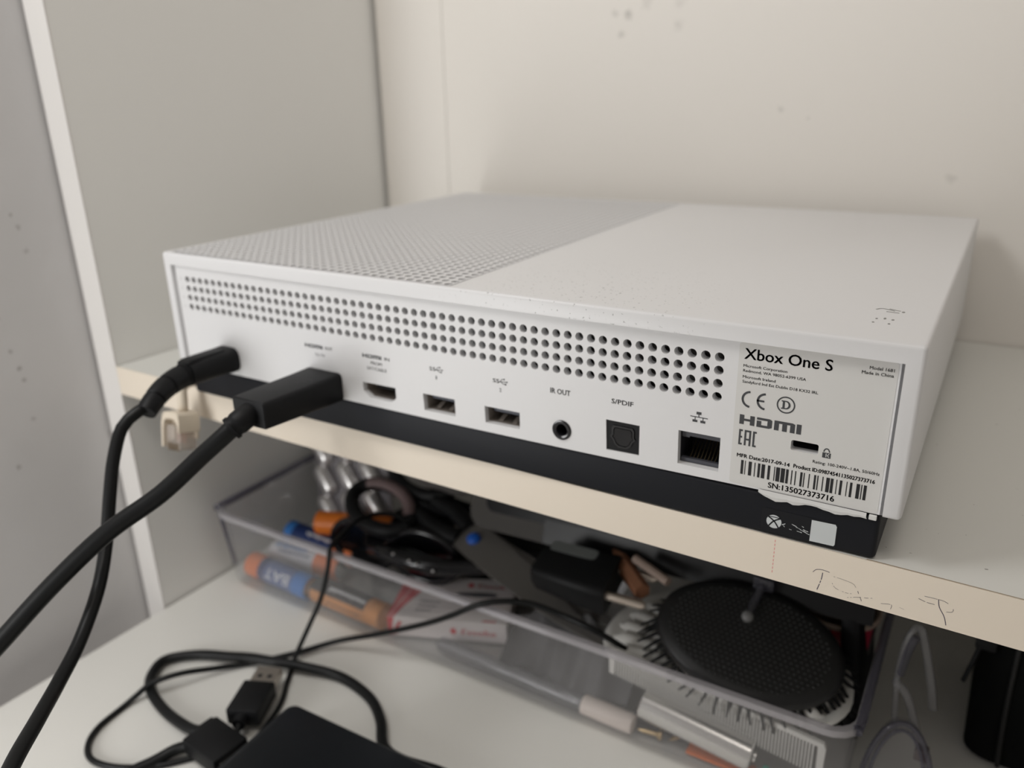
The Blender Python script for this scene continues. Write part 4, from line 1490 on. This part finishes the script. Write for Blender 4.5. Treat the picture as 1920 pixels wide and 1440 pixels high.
# small brass screws, a green peg and a copper strip on the tray floor
for k, (x, y, a, lab) in enumerate(((203.5, 50.5, 20, 'small brass screw nearest the clear pen cap'), (218, 51.0, 75, 'small brass screw under the middle of the steel tube'))):
    s_ = thing('brass_screw', lab, 'screw', (x, y, FL + 2.2), 'brass screws on the tray floor')
    Mk = fr((x, y, FL + 2.3), (cos(radians(a)), sin(radians(a)) * .4, 0))
    g = G()
    g.lathe([(0.2, 0), (1.1, 3), (1.2, 9)], 10, W_(Mk))
    part('shank', g, mat('brass', (0.62, 0.46, 0.26), .35, 1.0), s_, 40)
    g = G()
    g.lathe([(1.2, 9), (2.2, 9.6), (2.2, 11), (1.5, 11.4)], 12, W_(Mk))
    part('head', g, mat('brass', (0.62, 0.46, 0.26), .35, 1.0), s_, 40)
g = G()
g.lathe([(1.6, 0), (2.1, 2), (2.1, 6), (1.2, 9), (0, 9.4)], 12, Matrix.Translation((259, 50, FL + .2)), cap=False)
solo('green_peg', g, mat('sea_green_plastic', lin(20, 140, 115), .4), (259, 50, FL), 'small sea green peg right of the steel tube', 'peg', smooth=50)
g = G()
Mo = fr((226, 53.5, FL + 1.0), (1, 0, 0))
g.box(0, 28, -4, 3, -.6, .6, .25, M=Mo)
solo('orange_strip', g, mat('orange_plastic', lin(214, 110, 50), .4), (240, 53, FL), 'flat orange strip under the end of the steel tube', 'strip', smooth=30)
g = G()
Mo = fr((200, 57, FL + 4.0), (1, .02, 0))
g.box(0, 30, -3, 12, -3.4, 4, .8, M=Mo)
solo('dark_block', g, mat('dark_grey_plastic', lin(62, 56, 58), .4), (215, 60, FL), 'small dark grey block under the near end of the steel tube', 'block', smooth=30)

# black tablet leaning at the back of the tray
tb = thing('tablet', 'glossy black tablet with a grey edge leaning behind the brush', 'tablet', (180, 110, -90))
Mt = fr((88.5, 92, -90.0), (196, -1.0, 8.6), (0, .42, 1))
g = G()
V, F = plate(rrect(0, 198, 0, 64, 9, 6), [], 6)
g.add([(v.x, v.z + 3, v.y) for v in V], F, 0, Mt)
part('back_shell', g, mat('grey_tablet_edge', lin(66, 63, 60), .5, spec=.2), tb, 40)
g = G()
V, F = plate(rrect(9.5, 197, 9.5, 63, 5, 6), [], .5)
g.add([(v.x, v.z - .2, v.y) for v in V], F, 0, Mt)
part('screen', g, mat('black_glass', (0.006, 0.006, 0.007), .25, spec=.1), tb, 0)
g = G()
V, F = plate(rrect(45, 198, .2, 12, .5, 2), [], .5)
g.add([(v.x, v.z - .25, v.y) for v in V], F, 0, Mt)
part('lower_bezel', g, mat('black_bezel', (0.008, 0.008, 0.009), .3, spec=.2), tb, 0)

# clear peg with a ball end on the brush
pg = thing('clear_hook', 'small smoky clear hook with a ball end resting on the black brush', 'hook', (241, 92, -76))
g = G()
g.tube([(242.4, 88, -75.0), (241.4, 82.0, -78.6), (240.8, 76.4, -82.0)], 1.7, 10, 1)
part('stem', g, M_RIMD, pg, 60)
g = G()
bm = bmesh.new()
bmesh.ops.create_uvsphere(bm, u_segments=14, v_segments=10, radius=2.6)
g.bm(bm, 0, Matrix.Translation((240.6, 74.8, -82.4)))
part('ball_end', g, clear('frosted_ball', (.7, .7, .7), .35, (.5, .5, .5), .2, .3), pg, 60)
g = G()
g.box(238.5, 247.0, 88.0, 89.4, -77, -71.5, .5)
part('foot', g, M_RIMD, pg, 30)

# striped cup
cp = thing('striped_cup', 'small cup with cream rim and red and green stripes in the tray corner', 'cup', (271, 110, -140))
Mcp = Matrix.Translation((270.5, 113, FL + .2)) @ Matrix.Rotation(radians(0), 4, 'X')
CH = 51.0
n = 48
for k in range(16):
    mm = (mat('red_glaze', lin(150, 36, 40), .35), mat('green_glaze', lin(24, 110, 90), .35), mat('crimson_glaze', lin(160, 30, 60), .35), mat('black_glaze', lin(26, 24, 28), .35))[k % 4]
    g = G()
    V, F = [], []
    for q in range(4):
        t = 2 * pi * (k + q / 3) / 16
        V += [(11.5 * cos(t), 11.5 * sin(t), 0), (16.4 * cos(t), 16.4 * sin(t), CH - 2.5)]
    F = [(2 * q, 2 * q + 2, 2 * q + 3, 2 * q + 1) for q in range(3)]
    g.add(V, F, 0, Mcp)
    part('stripe', g, mm, cp, 60)
g = G()
g.lathe([(0, 0), (11.3, 0), (16.3, CH - 2.5), (17.4, CH - 1.6), (17.6, CH), (16.6, CH + .5), (15.2, CH - .3), (14.6, CH - 3), (10, 3), (0, 2.6)], 40, Mcp, cap=False)
part('cup_body', g, mat('cream_glaze', lin(168, 150, 138), .4), cp, 50)

# dark wallet against the right wall of the tray
g = G()
Mwl = fr((281.5, 90, -120), (0, 1, 0), (-.10, 0, 1))
g.box(0, 42, -4.5, 3.5, -20, 40, 2.5, M=Mwl)
solo('black_wallet', g, mat('black_leather', (0.005, 0.005, 0.006), .6, spec=.15, bump=.1, bscale=1500), (282, 90, -120), 'black wallet standing along the right wall of the tray', 'wallet', smooth=30)

# ------------------------------------------------------------------ right of the tray
# clear protective glasses standing on end
gg = thing('safety_glasses', 'clear plastic safety glasses lying between the tray and the black pouch', 'glasses', (305, 72, -142))
g = G()
dome = []
Ml = fr((304.2, 64, -142.3), (1, .12, 0), (0.0, .06, 1))
for i in range(9):
    v = i / 8
    dome.append([(13 * cos(pi * k / 20), 0.0 + 9 * sin(pi * v / 2) * .0 + v * 6 * sin(pi * k / 20), 40.5 * sin(pi * k / 20) * (1 - .04 * v)) for k in range(21)])
V = [p for l in dome for p in l]
F = []
for i in range(8):
    for k in range(20):
        a = i * 21 + k
        F.append((a, a + 1, a + 22, a + 21))
n0 = len(V)
V += [(0, 3, 0)]
for k in range(20):
    F.append((k, n0, k + 1))
g.add(V, F, 0, Ml)
part('lens', g, M_LENS, gg, 60)
g = G()
g.tube([Ml @ Vector((13 * cos(pi * k / 16), -.4, 40.5 * sin(pi * k / 16))) for k in range(17)], 1.1, 8, 2)
g.tube([Ml @ Vector((10.6 * cos(pi * k / 16), -.8, 37.5 * sin(pi * k / 16))) for k in range(17)], .7, 8, 2)
part('lens_rim', g, M_RIMD, gg, 60)
g = G()
g.tube([(300.5, 74, -112), (299.5, 72, -100), (298.5, 71, -84), (299.5, 72, -70), (302.5, 74, -64), (305.5, 76, -72), (310, 80, -92), (312, 82, -104)], 1.7, 10, 2, flat=.7)
g.tube([(298.0, 71, -88), (302.5, 71.5, -93), (306.5, 72, -104), (310, 73, -116)], 1.6, 10, 1.5)
part('temple', g, M_LENS, gg, 60)
g = G()
g.tube([(299.4, 71, -84), (300.6, 71.4, -74), (302.4, 73, -68)], 2.6, 8, 1.5, flat=.6)
part('nose_pad', g, M_RIMD, gg, 60)
g = G()
g.box(308.5, 313.5, 70.5, 75, -121, -115.5, .8)
part('hinge', g, mat('plum_hinge', lin(84, 68, 68), .4), gg, 30)

# black zipped pouch
zp = thing('zip_pouch', 'black fabric pouch with a zip pull standing at the right under the shelf', 'pouch', (385, 135, -142.4))
g = G()
Mz = fr((329.0, 106, -142.3), (1, -.02, 0))
sec = lambda z, i, b: [(x, y, z) for x, y in rrect(i - b, 120, i, 70, 9, 5)]
g.loft([sec(0.1, 4, 6), sec(3, 1, 4.5), sec(14, 0, 2.4), sec(40, 0, .4), sec(62, 0, 0), sec(78, 0.6, 1), sec(100, 2, 0), sec(104, 6, 0)], M=Mz)
part('pouch_body', g, mat('black_fabric', (0.005, 0.0055, 0.0052), .9, spec=.1, bump=.25, bscale=2200), zp, 50)
g = G()
g.tube([Mz @ Vector(p) for p in ((9.5, -.6, 3), (8.2, -.6, 30), (8, -.6, 70), (9, .4, 96))], 1.0, 8, 3)
part('zip_tape', g, mat('black_zip', (0.004, 0.004, 0.004), .6), zp, 60)
g = G()
g.box(322.6, 330.0, 106.5, 109.5, -88.0, -83.0, .8)
part('zip_slider', g, M_BLACK, zp, 30)
g = G()
g.tube([(324.4, 107.6, -87.0), (323.2, 107.4, -94.0), (321.0, 107.2, -105.0)], .9, 8, 2)
part('zip_pull', g, M_BLACK, zp, 50)
